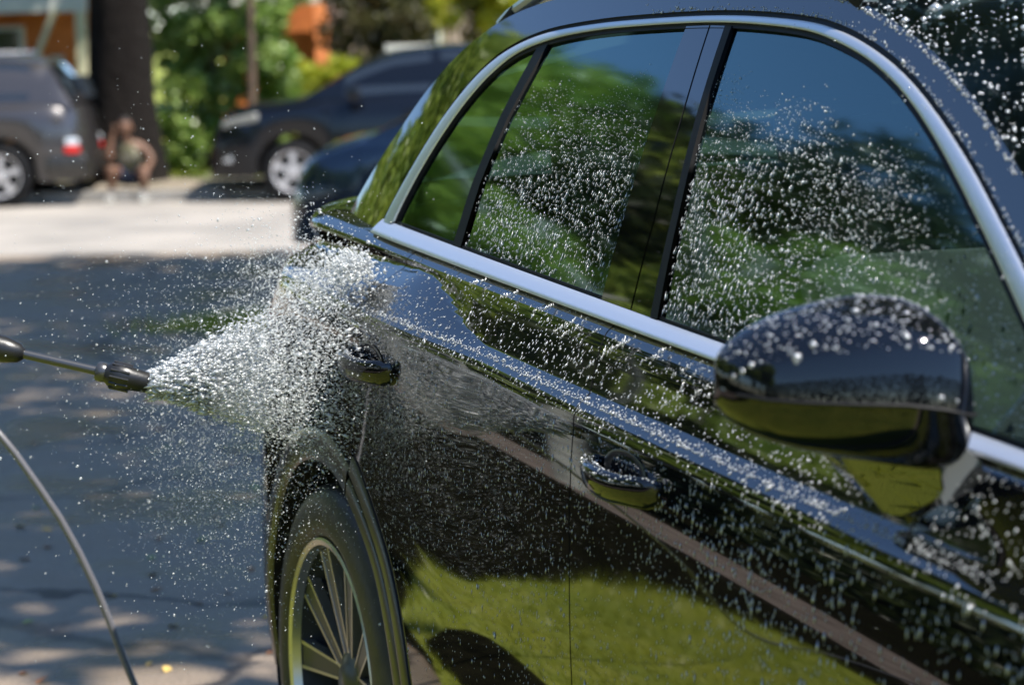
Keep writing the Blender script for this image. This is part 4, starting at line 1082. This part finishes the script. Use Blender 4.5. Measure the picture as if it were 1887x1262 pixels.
def hand(base, fwd, side, i0):
    """palm and five bent fingers as skin chains from vertex i0"""
    f = Vector(fwd).normalized(); s = Vector(side).normalized(); n = f.cross(s)
    V = [(*(Vector(base) + f * 0.045), 0.024)]; E = [(i0, len(b_v))]
    k0 = len(b_v)
    b_v.extend(V); b_e.extend(E)
    for q, (o_, L) in enumerate(((-0.027, 0.062), (-0.009, 0.074), (0.009, 0.070), (0.026, 0.055))):
        a = Vector(base) + f * 0.085 + s * o_; m1 = a + f * L * 0.55 - n * 0.012; m2 = a + f * L * 0.8 - n * 0.035
        i = len(b_v); b_v.extend([(*a, 0.0095), (*m1, 0.0085), (*m2, 0.007)]); b_e.extend([(k0, i), (i, i + 1), (i + 1, i + 2)])
    a = Vector(base) + f * 0.03 + s * -0.036; m1 = a + f * 0.03 - s * 0.022 - n * 0.01
    i = len(b_v); b_v.extend([(*a, 0.011), (*m1, 0.009)]); b_e.extend([(k0, i), (i, i + 1)])
hand((0.215, -0.19, 0.33), (-0.15, -0.75, -0.55), (1, 0, 0), 8)
hand((-0.165, -0.09, 0.67), (0.40, 0.15, 0.9), (0, -1, 0.1), 11)
body = skin_obj('body', b_v, b_e, M['skin'], person)
# head with a face
hd_ = bmesh.new(); bmesh.ops.create_icosphere(hd_, subdivisions=4, radius=1.0)
for v in hd_.verts:
    x, y, z = v.co
    w_ = 0.074 * (1 - 0.20 * max(0, -z)); d_ = 0.092; v.co = Vector((x * w_, y * d_, z * 0.112))
    if y < 0:
        nx = math.exp(-(x / 0.16) ** 2); v.co.y -= 0.022 * nx * math.exp(-((z + 0.12) / 0.17) ** 2)        # nose
        for ex in (-0.38, 0.38): v.co.y += 0.010 * math.exp(-((x - ex) / 0.17) ** 2 - ((z - 0.10) / 0.12) ** 2)   # eye sockets
        v.co.y += 0.005 * math.exp(-(x / 0.30) ** 2 - ((z + 0.45) / 0.05) ** 2)                         # mouth line
        v.co.y -= 0.010 * math.exp(-(x / 0.3) ** 2 - ((z + 0.78) / 0.14) ** 2)                          # chin
    for ex in (-1, 1):
        k = math.exp(-((y - 0.1) / 0.16) ** 2 - ((z - 0.0) / 0.22) ** 2)
        if x * ex > 0.7: v.co.x += ex * 0.016 * k                                                          # ears
bmesh.ops.transform(hd_, matrix=Matrix.Translation((-0.02, -0.065, 0.775)) @ Matrix.Rotation(R_(12), 4, 'X') @ Matrix.Rotation(R_(-8), 4, 'Z'), verts=hd_.verts)
me = bpy.data.meshes.new('head'); hd_.to_mesh(me); hd_.free(); me.polygons.foreach_set('use_smooth', [True] * len(me.polygons)); head = link('head', me, M['skin'], person)
for ex in (-0.028, 0.028):
    MB().lathe([(0.0, -0.004), (0.006, -0.003), (0.009, 0.0), (0.0, 0.004)], 'Y', (-0.032 + ex, -0.148, 0.795), 12).build('eye', M['hair'], head, True)
hr = bmesh.new(); bmesh.ops.create_icosphere(hr, subdivisions=4, radius=1.0)
bmesh.ops.delete(hr, geom=[v for v in hr.verts if v.co.z < -0.05 + 0.55 * max(0, -v.co.y) * 1.2 or (v.co.y < -0.3 and v.co.z < 0.55)], context='VERTS')
for v in hr.verts:
    j = 1 + 0.03 * math.sin(v.co.x * 30) * math.sin(v.co.y * 27 + v.co.z * 20); v.co = Vector((v.co.x * 0.081 * j, v.co.y * 0.101 * j, v.co.z * 0.121 * j))
bmesh.ops.transform(hr, matrix=Matrix.Translation((-0.02, -0.062, 0.777)), verts=hr.verts)
me = bpy.data.meshes.new('hair'); hr.to_mesh(me); hr.free(); me.polygons.foreach_set('use_smooth', [True] * len(me.polygons)); link('hair', me, M['hair'], person)
skin_obj('vest', [(0.02, 0.16, 0.28, 0.125), (0.01, 0.12, 0.37, 0.122), (0.0, 0.06, 0.48, 0.128), (-0.005, 0.01, 0.565, 0.116), (-0.01, -0.01, 0.61, 0.075), (0.11, 0.012, 0.585, 0.062), (-0.12, 0.006, 0.58, 0.062)],
         [(0, 1), (1, 2), (2, 3), (3, 4), (3, 5), (3, 6)], M['shirt'], person)
skin_obj('shorts', [(0.02, 0.16, 0.24, 0.135), (0.11, 0.10, 0.255, 0.102), (0.165, -0.13, 0.305, 0.083), (-0.09, 0.10, 0.255, 0.102), (-0.135, -0.12, 0.315, 0.083), (0.02, 0.02, 0.21, 0.08)], [(0, 1), (1, 2), (0, 3), (3, 4), (0, 5)], M['shorts'], person)
for sx in (-1, 1):
    sh = MB().box((sx * 0.172, -0.20, 0.035), (0.095, 0.26, 0.07), rz=sx * R_(8), bev=0.028).build('shoe', M['shoe'], person, True)
    MB().box((sx * 0.172, -0.20, 0.007), (0.10, 0.27, 0.014), rz=sx * R_(8), bev=0.004).build('sole', M['white'], sh)

# ================= pressure washer lance and hose =================
M['gun'] = mat('gun_plastic', (0.014, 0.014, 0.014), 0.35, bump=(300, 0.15, 0.001))
M['steel'] = mat('lance_tube', (0.10, 0.10, 0.10), 0.30, 0.7)
M['brass'] = mat('brass', (0.55, 0.45, 0.12), 0.35, 0.8)
M['hose'] = mat('hose_grey', (0.11, 0.105, 0.11), 0.32, coat=0.4)
NZ = Vector((0.268, -1.332, 0.985)); WA = Vector((0.241, -1.399, 1.005)); WB = Vector((0.190, -1.524, 1.037)); ax = (NZ - WB).normalized()
lance = thing('spray_lance', 'black pressure washer lance spraying water at the washed car', 'pressure washer', NZ)
def rel(p): return Vector(p) - NZ
def along(a, prof, name, m, par, n=20, smooth=True):
    """lathe along the lance: prof = [(distance back from the tip, radius)]"""
    return MB().tube([rel(NZ - ax * d) for d, _ in prof], [r for _, r in prof], n).build(name, m, par, smooth, sharp=40)
nz = along(ax, [(0.0, 0.0145), (0.003, 0.0175), (0.030, 0.0200), (0.034, 0.0225), (0.050, 0.0235), (0.066, 0.0215), (0.072, 0.0165), (0.086, 0.0135)], 'nozzle_body', M['gun'], lance, 28)
along(ax, [(-0.002, 0.008), (0.004, 0.008)], 'nozzle_tip', M['brass'], nz)
for k in range(12):   # grip ribs round the adjustable nozzle
    a = 2 * math.pi * k / 12; t1 = ax.cross(Vector((0, 0, 1))).normalized(); t2 = ax.cross(t1)
    p = rel(NZ - ax * 0.048) + (t1 * math.cos(a) + t2 * math.sin(a)) * 0.0225
    MB().tube([p + ax * 0.016, p - ax * 0.016], [0.0024, 0.0024], 6).build('grip_rib', M['gun'], nz, True)
along(ax, [(0.074, 0.0160), (0.078, 0.0172), (0.086, 0.0172), (0.090, 0.0150)], 'collar', M['steel'], lance)
along(ax, [(0.086, 0.0078), (0.216, 0.0078)], 'tube', M['steel'], lance, 16)
along(ax, [(0.214, 0.0095), (0.222, 0.0165), (0.245, 0.0225), (0.30, 0.026), (0.42, 0.027), (0.46, 0.022)], 'gun_barrel', M['gun'], lance, 20)
gp = rel(NZ - ax * 0.46)
MB().tube([gp, gp - ax * 0.07 + Vector((0, 0, -0.02)), gp - ax * 0.12 + Vector((0, 0, -0.10)), gp - ax * 0.13 + Vector((0, 0, -0.17))], [0.022, 0.024, 0.021, 0.019], 14, sx=0.8).build('gun_handle', M['gun'], lance, True)
MB().tube([gp + Vector((0, 0, -0.02)), gp - ax * 0.03 + Vector((0, 0, -0.09)), gp - ax * 0.06 + Vector((0, 0, -0.13))], 0.008, 8).build('trigger', M['gun'], lance, True)
hp_ = [(-4.5, -6.0, 0.04), (-3.4, -4.2, 0.045), (-2.6, -3.3, 0.12), (-1.9, -2.6, 0.50), (-1.4, -1.95, 0.80), (-1.15, -1.6, 0.84), (-1.04, -1.43, 0.785), (-1.006, -1.373, 0.733), (-0.972, -1.314, 0.640), (-0.938, -1.255, 0.535), (-0.900, -1.198, 0.396), (-0.855, -1.139, 0.206), (-0.83, -1.08, 0.06), (-0.84, -0.95, 0.012), (-0.8, -0.6, 0.012), (-0.5, 0.0, 0.012), (0.6, 0.5, 0.012)]
hs = MB().tube([tuple(p) for p in resample(hp_, 110)], 0.0078, 12).build('washer_hose', M['hose'], None, True)
tag(hs, 'grey high pressure hose curving down in the lower left corner', 'hose')

# fallen leaves on the asphalt
M['fallen'] = mat('fallen_leaf', (0.50, 0.34, 0.10), 0.8); M['fallen2'] = mat('fallen_leaf_brown', (0.28, 0.13, 0.06), 0.85); M['fallen3'] = mat('fallen_leaf_green', (0.25, 0.32, 0.10), 0.8)
lr = random.Random(9)
def leaf_geo(s):
    b = bmesh.new(); o_ = [(0, -0.5), (0.2, -0.28), (0.3, 0.0), (0.2, 0.3), (0, 0.55), (-0.2, 0.3), (-0.3, 0.0), (-0.2, -0.28)]
    c_ = [b.verts.new((0, 0, 0.0)), ] ; r_ = [b.verts.new((x * s, y * s, 0.10 * s * (abs(x) * 3) ** 1.5)) for x, y in o_]
    for i in range(8): b.faces.new((c_[0], r_[i], r_[(i + 1) % 8]))
    me = bpy.data.meshes.new('fallen_leaf'); b.to_mesh(me); b.free(); return me
LM = []
for mm in ('fallen', 'fallen2', 'fallen3'):
    g_ = leaf_geo(0.045); g_.materials.append(M[mm]); LM.append(g_)
for i in range(96):
    d = lr.uniform(5.6, 15.5) if i % 3 else lr.uniform(5.6, 8.5); wv = d * 0.20
    u = lr.uniform(-wv, -0.02 * d); p = LW(u, d, ground_z(d) + 0.004)
    if p.y > -0.99 and p.x > -0.9: continue
    kq = lr.choice([0, 0, 1, 1, 1, 2]); o = bpy.data.objects.new('fallen_leaf', LM[kq]); COL.objects.link(o); o.location = p
    o.rotation_euler = (lr.uniform(-0.3, 0.3), lr.uniform(-0.3, 0.3), lr.uniform(0, 6.3)); sc = lr.uniform(0.6, 1.25); o.scale = (sc, sc, sc)
    tag(o, 'small %s leaf lying on the asphalt left of the washed car' % ('dry yellow', 'dry brown', 'green fallen')[kq], 'leaf', '%s leaves on the asphalt' % ('yellow', 'brown', 'green')[kq])

# ================= water =================
OCT = np.array([(1, 0, 0), (0, 1, 0), (-1, 0, 0), (0, -1, 0), (0, 0, 1), (0, 0, -1)], float)
OCF = np.array([(0, 1, 4), (1, 2, 4), (2, 3, 4), (3, 0, 4), (1, 0, 5), (2, 1, 5), (3, 2, 5), (0, 3, 5)])
def drops(name, P, A, B, N, m, label, cat, parent=None):
    """one small ellipsoid per point: half axes A (long, vectors), B (short, vectors) and N (height, vectors)"""
    n = len(P)
    V = P[:, None, :] + OCT[None, :, 0:1] * A[:, None, :] + OCT[None, :, 1:2] * B[:, None, :] + OCT[None, :, 2:3] * N[:, None, :]
    F = (OCF[None] + (np.arange(n) * 6)[:, None, None]).reshape(-1, 3)
    o = fast_mesh(name, V.reshape(-1, 3), F, m, parent, True)
    if label: tag(o, label, cat, kind='stuff')
    else: tag(o, kind='stuff')
    return o

dr = np.random.default_rng(77)
def on_surface(n, xr, zr, fn, dens, size, stretch, inset=0.0, hgt=0.6):
    """scatter beads over the body side: returns arrays for drops()"""
    P = []; A = []; B = []; N = []
    for _ in range(n):
        x = dr.uniform(*xr); z = dr.uniform(*zr)
        if dr.random() > dens(x, z): continue
        p, nn = pt_nrm(fn, x, z, inset)
        s = size(x, z) * math.exp(dr.normal(0, 0.38)); st = stretch(x, z) * math.exp(dr.normal(0, 0.25))
        dn = Vector((0, 0, -1)); dn = (dn - nn * dn.dot(nn)).normalized(); sd = nn.cross(dn)
        P.append(p + nn * s * 0.2); A.append(dn * s * max(1, st)); B.append(sd * s); N.append(nn * s * hgt)
    return [np.array([tuple(v) for v in L]) for L in (P, A, B, N)]
def cat_(*L): return [np.concatenate([q[i] for q in L]) for i in range(4)]

def in_glass(x, z):
    return z > sill_top(x) + 0.004 and z < at_x(IN2, x) - 0.002 if 0.03 < x < 2.25 else False
def clump(x, z, f=9.0, ph=0.0):
    return 0.5 + 0.5 * math.sin(f * x + 1.7 * math.sin(f * 0.8 * z + ph)) * math.cos(f * 1.3 * z - x * 2 + ph)
def dens_glass(x, z):
    if not in_glass(x, z): return 0
    top_ = 1.475 - 0.05 * sm(1.2, 1.6, x) - 0.09 * sm(1.5, 2.1, x)
    k = 1 - sm(top_ - 0.05, top_ + 0.015, z + 0.02 * math.sin(21 * x))
    wide = sm(0.30, 0.50, x) * (1 - 0.60 * sm(1.45, 2.0, x))
    return k * wide * (0.45 + 0.55 * clump(x, z, 11))
win = on_surface(30000, (0.3, 2.25), (1.09, 1.53), y_up, dens_glass, lambda x, z: 0.00062 + 0.0005 * sm(1.1, 1.6, x), lambda x, z: 1.1 + 2.6 * (1 - sm(1.2, 1.6, x)) * (1 - sm(1.28, 1.45, z)), 0.006)
drops('window_droplets', *win, M['drop'], 'fine water droplets clinging to the side windows of the washed car', 'water droplets')

def dens_sh(x, z):
    if z > zb(x) - 0.002 or z < zc(x) - 0.01: return 0
    return (0.45 + 0.55 * sm(0.3, 0.7, x)) * (1 - 0.6 * sm(2.0, 2.35, x)) * (0.35 + 0.65 * clump(x, z, 13, 2.0))
sh = on_surface(9500, (0.1, 2.4), (0.95, 1.19), y_low, dens_sh, lambda x, z: 0.00095 + 0.0004 * sm(1.0, 1.9, x), lambda x, z: 1.1 + 0.9 * (1 - sm(1.0, 1.6, x)))
def dens_door(x, z):
    if (x * x + (z - ZW) ** 2) < 0.51 ** 2 or z > zc(x) - 0.002: return 0
    k = sm(0.45, 0.66 + 0.10 * sm(0.8, 2.0, x), z) * (0.45 + 0.55 * sm(0.7, 0.98, z)) + 0.06
    return min(1, k) * (1 - 0.55 * sm(1.7, 2.4, x)) * (0.4 + 0.6 * clump(x, z, 8, 1.0))
door = on_surface(21000, (0.12, 2.42), (0.40, 1.08), y_low, dens_door, lambda x, z: 0.00078 + 0.0005 * sm(1.2, 2.1, x), lambda x, z: 1.6 + 1.6 * dr.random(), hgt=0.45)
beads = []
def bead_line(fnp, n, s0, fn):
    P = []; A = []; B = []; N = []
    for _ in range(n):
        t = dr.random(); x, z = fnp(t); x += dr.normal(0, 0.003); z += abs(dr.normal(0, 0.0035))
        p, nn = pt_nrm(fn, x, z); s = s0 * math.exp(dr.normal(0, 0.35)); dn = Vector((0, 0, -1)); dn = (dn - nn * dn.dot(nn)).normalized(); sd = nn.cross(dn)
        P.append(p + nn * s * 0.3); A.append(dn * s); B.append(sd * s); N.append(nn * s * 0.8)
    return [np.array([tuple(v) for v in L]) for L in (P, A, B, N)]
crease = bead_line(lambda t: (0.3 + 1.95 * t, zc(0.3 + 1.95 * t) + 0.004), 1300, 0.0012, y_low)
OUTD = resample([Vector((x, 0, z)) for x, z in OUT2 if x > 0.6], 200)
gut = bead_line(lambda t: (OUTD[int(t * 199)].x, OUTD[int(t * 199)].z), 420, 0.0012, y_up)
EP = resample([Vector((x, 0, z)) for x, z in EDGE[19:26]], 200)
apil = bead_line(lambda t: (EP[int(t * 199)].x, EP[int(t * 199)].z - 0.008), 260, 0.0016, y_up)
pil = on_surface(2600, (0.55, 2.1), (1.40, 1.62), y_up, lambda x, z: 0.25 * clump(x, z, 16) if x > 0.4 and z > at_x(OUT2, x) + 0.004 and z < at_x(EDGE[13:27], x) - 0.004 else 0, lambda x, z: 0.0009, lambda x, z: 1)
chr_ = on_surface(1400, (1.1, 2.05), (1.26, 1.58), y_up, lambda x, z: 0.5 if at_x(CHR_IN, x) < z < at_x(CHR_OUT, x) else 0, lambda x, z: 0.0012, lambda x, z: 1, -0.007)
drops('body_droplets', *cat_(sh, door, crease, gut, apil, pil, chr_), M['drop'], 'water beads covering the black doors and pillars of the washed car', 'water droplets')

# beads on the windscreen
P = []; A = []; B = []; N = []
wp = resample([Vector((x, 0, z)) for x, z in EDGE[20:28]], 60)
for _ in range(2400):
    i = int(dr.integers(1, 58)); p = wp[i].lerp(wp[i + 1], dr.random()); t = (wp[i + 1] - wp[i - 1]).normalized(); nn = Vector((-t.z, 0, t.x))
    b_ = 0.05 + 0.05 * i / 59; Y = y_all(p.x, p.z); a = -1 + 1.2 * dr.random() ** 1.3
    q = p + nn * (b_ * (1 - abs(a) ** 2.0)) + Vector((0, a * Y, 0)); s = 0.0017 * math.exp(dr.normal(0, 0.55))
    P.append(q); A.append(t * s); B.append(Vector((0, 1, 0)) * s); N.append(nn * s * 0.6)
L4 = [np.array([tuple(v) for v in L]) for L in (P, A, B, N)]
drops('windscreen_droplets', *L4, M['drop'], 'large round water beads on the sloping windscreen and roof front', 'water droplets')

# beads on the mirror, handles: rest on the upward faces of the evaluated meshes
dg = bpy.context.evaluated_depsgraph_get()
P = []; A = []; B = []; N = []
def beads_on(o, count, s0, minz, ymax=None):
    ev = o.evaluated_get(dg); me = ev.to_mesh(); me.calc_loop_triangles()
    tr = [t for t in me.loop_triangles if t.normal.z > minz]
    if not tr: return
    w_ = np.array([t.area for t in tr]); w_ /= w_.sum()
    for i in dr.choice(len(tr), count, p=w_):
        t = tr[i]; a, b_, c_ = [me.vertices[k].co for k in t.vertices]; r1, r2 = dr.random(), dr.random()
        if r1 + r2 > 1: r1, r2 = 1 - r1, 1 - r2
        p = a + (b_ - a) * r1 + (c_ - a) * r2; nn = t.normal.normalized(); s = s0 * math.exp(dr.normal(0, 0.5))
        u = nn.orthogonal().normalized(); v = nn.cross(u)
        P.append(p + nn * s * 0.1); A.append(u * s); B.append(v * s * 1.2); N.append(nn * s * 0.5)
    ev.to_mesh_clear()
for o in [o for o in bpy.data.objects if o.name.split('.')[0] in ('side_mirror', 'door_handle') and o.parent == car]:
    ys = [v.co.y for v in o.data.vertices]
    if sum(ys) > 0: continue
    if o.name.startswith('side_mirror'): beads_on(o, 700, 0.0011, 0.35); beads_on(o, 40, 0.0022, -0.1)
    else: beads_on(o, 170, 0.0012, 0.2)
L4 = [np.array([tuple(v) for v in L]) for L in (P, A, B, N)]
drops('mirror_droplets', *L4, M['drop'], 'water beads on top of the door mirror and the door handles', 'water droplets')

# the fan of spray from the nozzle to the rear wing
def spray(n, s_lo, s_hi, hollow, size, seed, target, rad0, rad1, curve=1.0):
    g = np.random.default_rng(seed)
    s = s_lo + (s_hi - s_lo) * g.random(n) ** curve
    th = g.uniform(0, 2 * math.pi, n); rr = np.where(g.random(n) < hollow, 1 + 0.10 * g.normal(size=n), np.sqrt(g.random(n)))
    T = np.array(tuple(target)); N0 = np.array(tuple(NZ)); d = T - N0; L = np.linalg.norm(d); d /= L
    a = np.cross(d, [0, 0, 1.0]); a /= np.linalg.norm(a); b_ = np.cross(a, d)
    R = (rad0 + (rad1 - rad0) * s) * rr
    P = N0 + d * (s * L)[:, None] + a * (R * np.cos(th) * 0.75)[:, None] + b_ * (R * np.sin(th))[:, None]
    P += g.normal(size=(n, 3)) * 0.004
    P[:, 2] -= 0.010 * s ** 2
    sz = (size * np.exp(g.normal(0, 0.45, n)) * (1.15 - 0.35 * s))[:, None]
    dirv = d + (a * (np.cos(th) * R)[:, None] + b_ * (np.sin(th) * R)[:, None]) * 3 + g.normal(size=(n, 3)) * 0.22; dirv /= np.linalg.norm(dirv, axis=1, keepdims=True)
    o1 = np.cross(dirv, [0.3, 0.2, 0.9]); o1 /= np.linalg.norm(o1, axis=1, keepdims=True); o2 = np.cross(dirv, o1)
    return [P, dirv * sz * g.uniform(1.2, 4.0, n)[:, None], o1 * sz, o2 * sz]
TG = Vector((0.19, -0.985, 0.985))
jet = spray(4600, 0.0, 0.30, 0.60, 0.0017, 4, TG, 0.010, 0.140, 1.2)
core = spray(3200, 0.05, 0.62, 0.85, 0.0014, 1, TG, 0.012, 0.150, 1.0)
fan = spray(9000, 0.02, 1.0, 0.30, 0.00085, 2, TG, 0.012, 0.155)
fan2 = spray(5000, 0.4, 1.0, 0.10, 0.0009, 3, TG, 0.012, 0.180)
drops('water_spray', *cat_(jet, core, fan, fan2), M['foam'], 'white fan of water spray from the lance nozzle to the rear wing', 'water spray')
def cloud(n, c, sd, size, seed, stretch=1.5, up=0.0):
    g = np.random.default_rng(seed); P = np.array(c) + g.normal(size=(n, 3)) * np.array(sd)
    P[:, 1] = np.minimum(P[:, 1], np.where(P[:, 2] > 1.06, -0.90, -0.955))
    v = g.normal(size=(n, 3)); v[:, 2] += up; v /= np.linalg.norm(v, axis=1, keepdims=True)
    sz = (size * np.exp(g.normal(0, 0.45, n)))[:, None]; o1 = np.cross(v, [0.3, 0.2, 0.9]); o1 /= np.linalg.norm(o1, axis=1, keepdims=True); o2 = np.cross(v, o1)
    return [P, v * sz * stretch, o1 * sz, o2 * sz]
sp1 = cloud(2400, (0.13, -1.03, 1.01), (0.10, 0.05, 0.10), 0.00095, 11, 2.4)
sp4 = cloud(6000, (0.08, -1.03, 1.10), (0.16, 0.06, 0.075), 0.00055, 17, 2.0)
sp2 = cloud(1500, (0.125, -0.93, 1.150), (0.028, 0.02, 0.014), 0.0015, 12)
sp3 = cloud(1500, (0.06, -0.96, 1.12), (0.09, 0.03, 0.028), 0.0012, 13, 2.2)
drops('water_splash', *cat_(sp1, sp2, sp3, sp4), M['foam'], 'white splash bursting off the rear wing below the window trim', 'water splash')
mi = cloud(14000, (0.08, -1.14, 0.86), (0.18, 0.09, 0.14), 0.0007, 14, 1.3)
mi2 = cloud(1500, (0.1, -1.25, 1.0), (0.35, 0.14, 0.22), 0.0008, 15, 1.3)
mi3 = cloud(220, (0.0, -1.6, 1.05), (0.55, 0.3, 0.25), 0.0010, 16, 1.3)
drops('water_mist', *cat_(mi, mi2, mi3), M['mist'], 'fine mist of drops drifting below the spray beside the rear wheel', 'mist')
# runs of water thrown off the lower window trim
P = []; A = []; B = []; N = []
for x0, k in ((1.02, 0.055), (1.045, 0.03), (1.18, 0.065), (1.205, 0.04), (1.22, 0.05), (1.44, 0.04), (1.46, 0.06), (1.52, 0.05), (0.75, 0.02), (1.33, 0.02), (0.9, 0.015), (0.6, 0.02)):
    for q in range(34):
        t = dr.random(); t = 0.08 + 0.92 * t; x = x0 - (0.02 + 0.25 * k) * t + 0.004 * math.sin(9 * t + x0 * 40) + dr.normal(0, 0.0012); z = zb(x0) - k * t * (0.8 + 0.3 * math.sin(x0 * 91))
        y = -(y_low(x, max(z, 0.3)) + 0.010 + 0.01 * t) + dr.normal(0, 0.001); s = 0.00040 * math.exp(dr.normal(0, 0.4))
        dv = Vector((-0.30 + dr.normal(0, 0.10), -0.12, -0.95)).normalized(); o1 = dv.orthogonal().normalized(); o2 = dv.cross(o1)
        P.append(Vector((x, y, z))); A.append(dv * s * 7); B.append(o1 * s); N.append(o2 * s)
L4 = [np.array([tuple(v) for v in L]) for L in (P, A, B, N)]
drops('water_runs', *L4, M['drop'], 'thin streaks of water falling off the lower silver window trim', 'water')
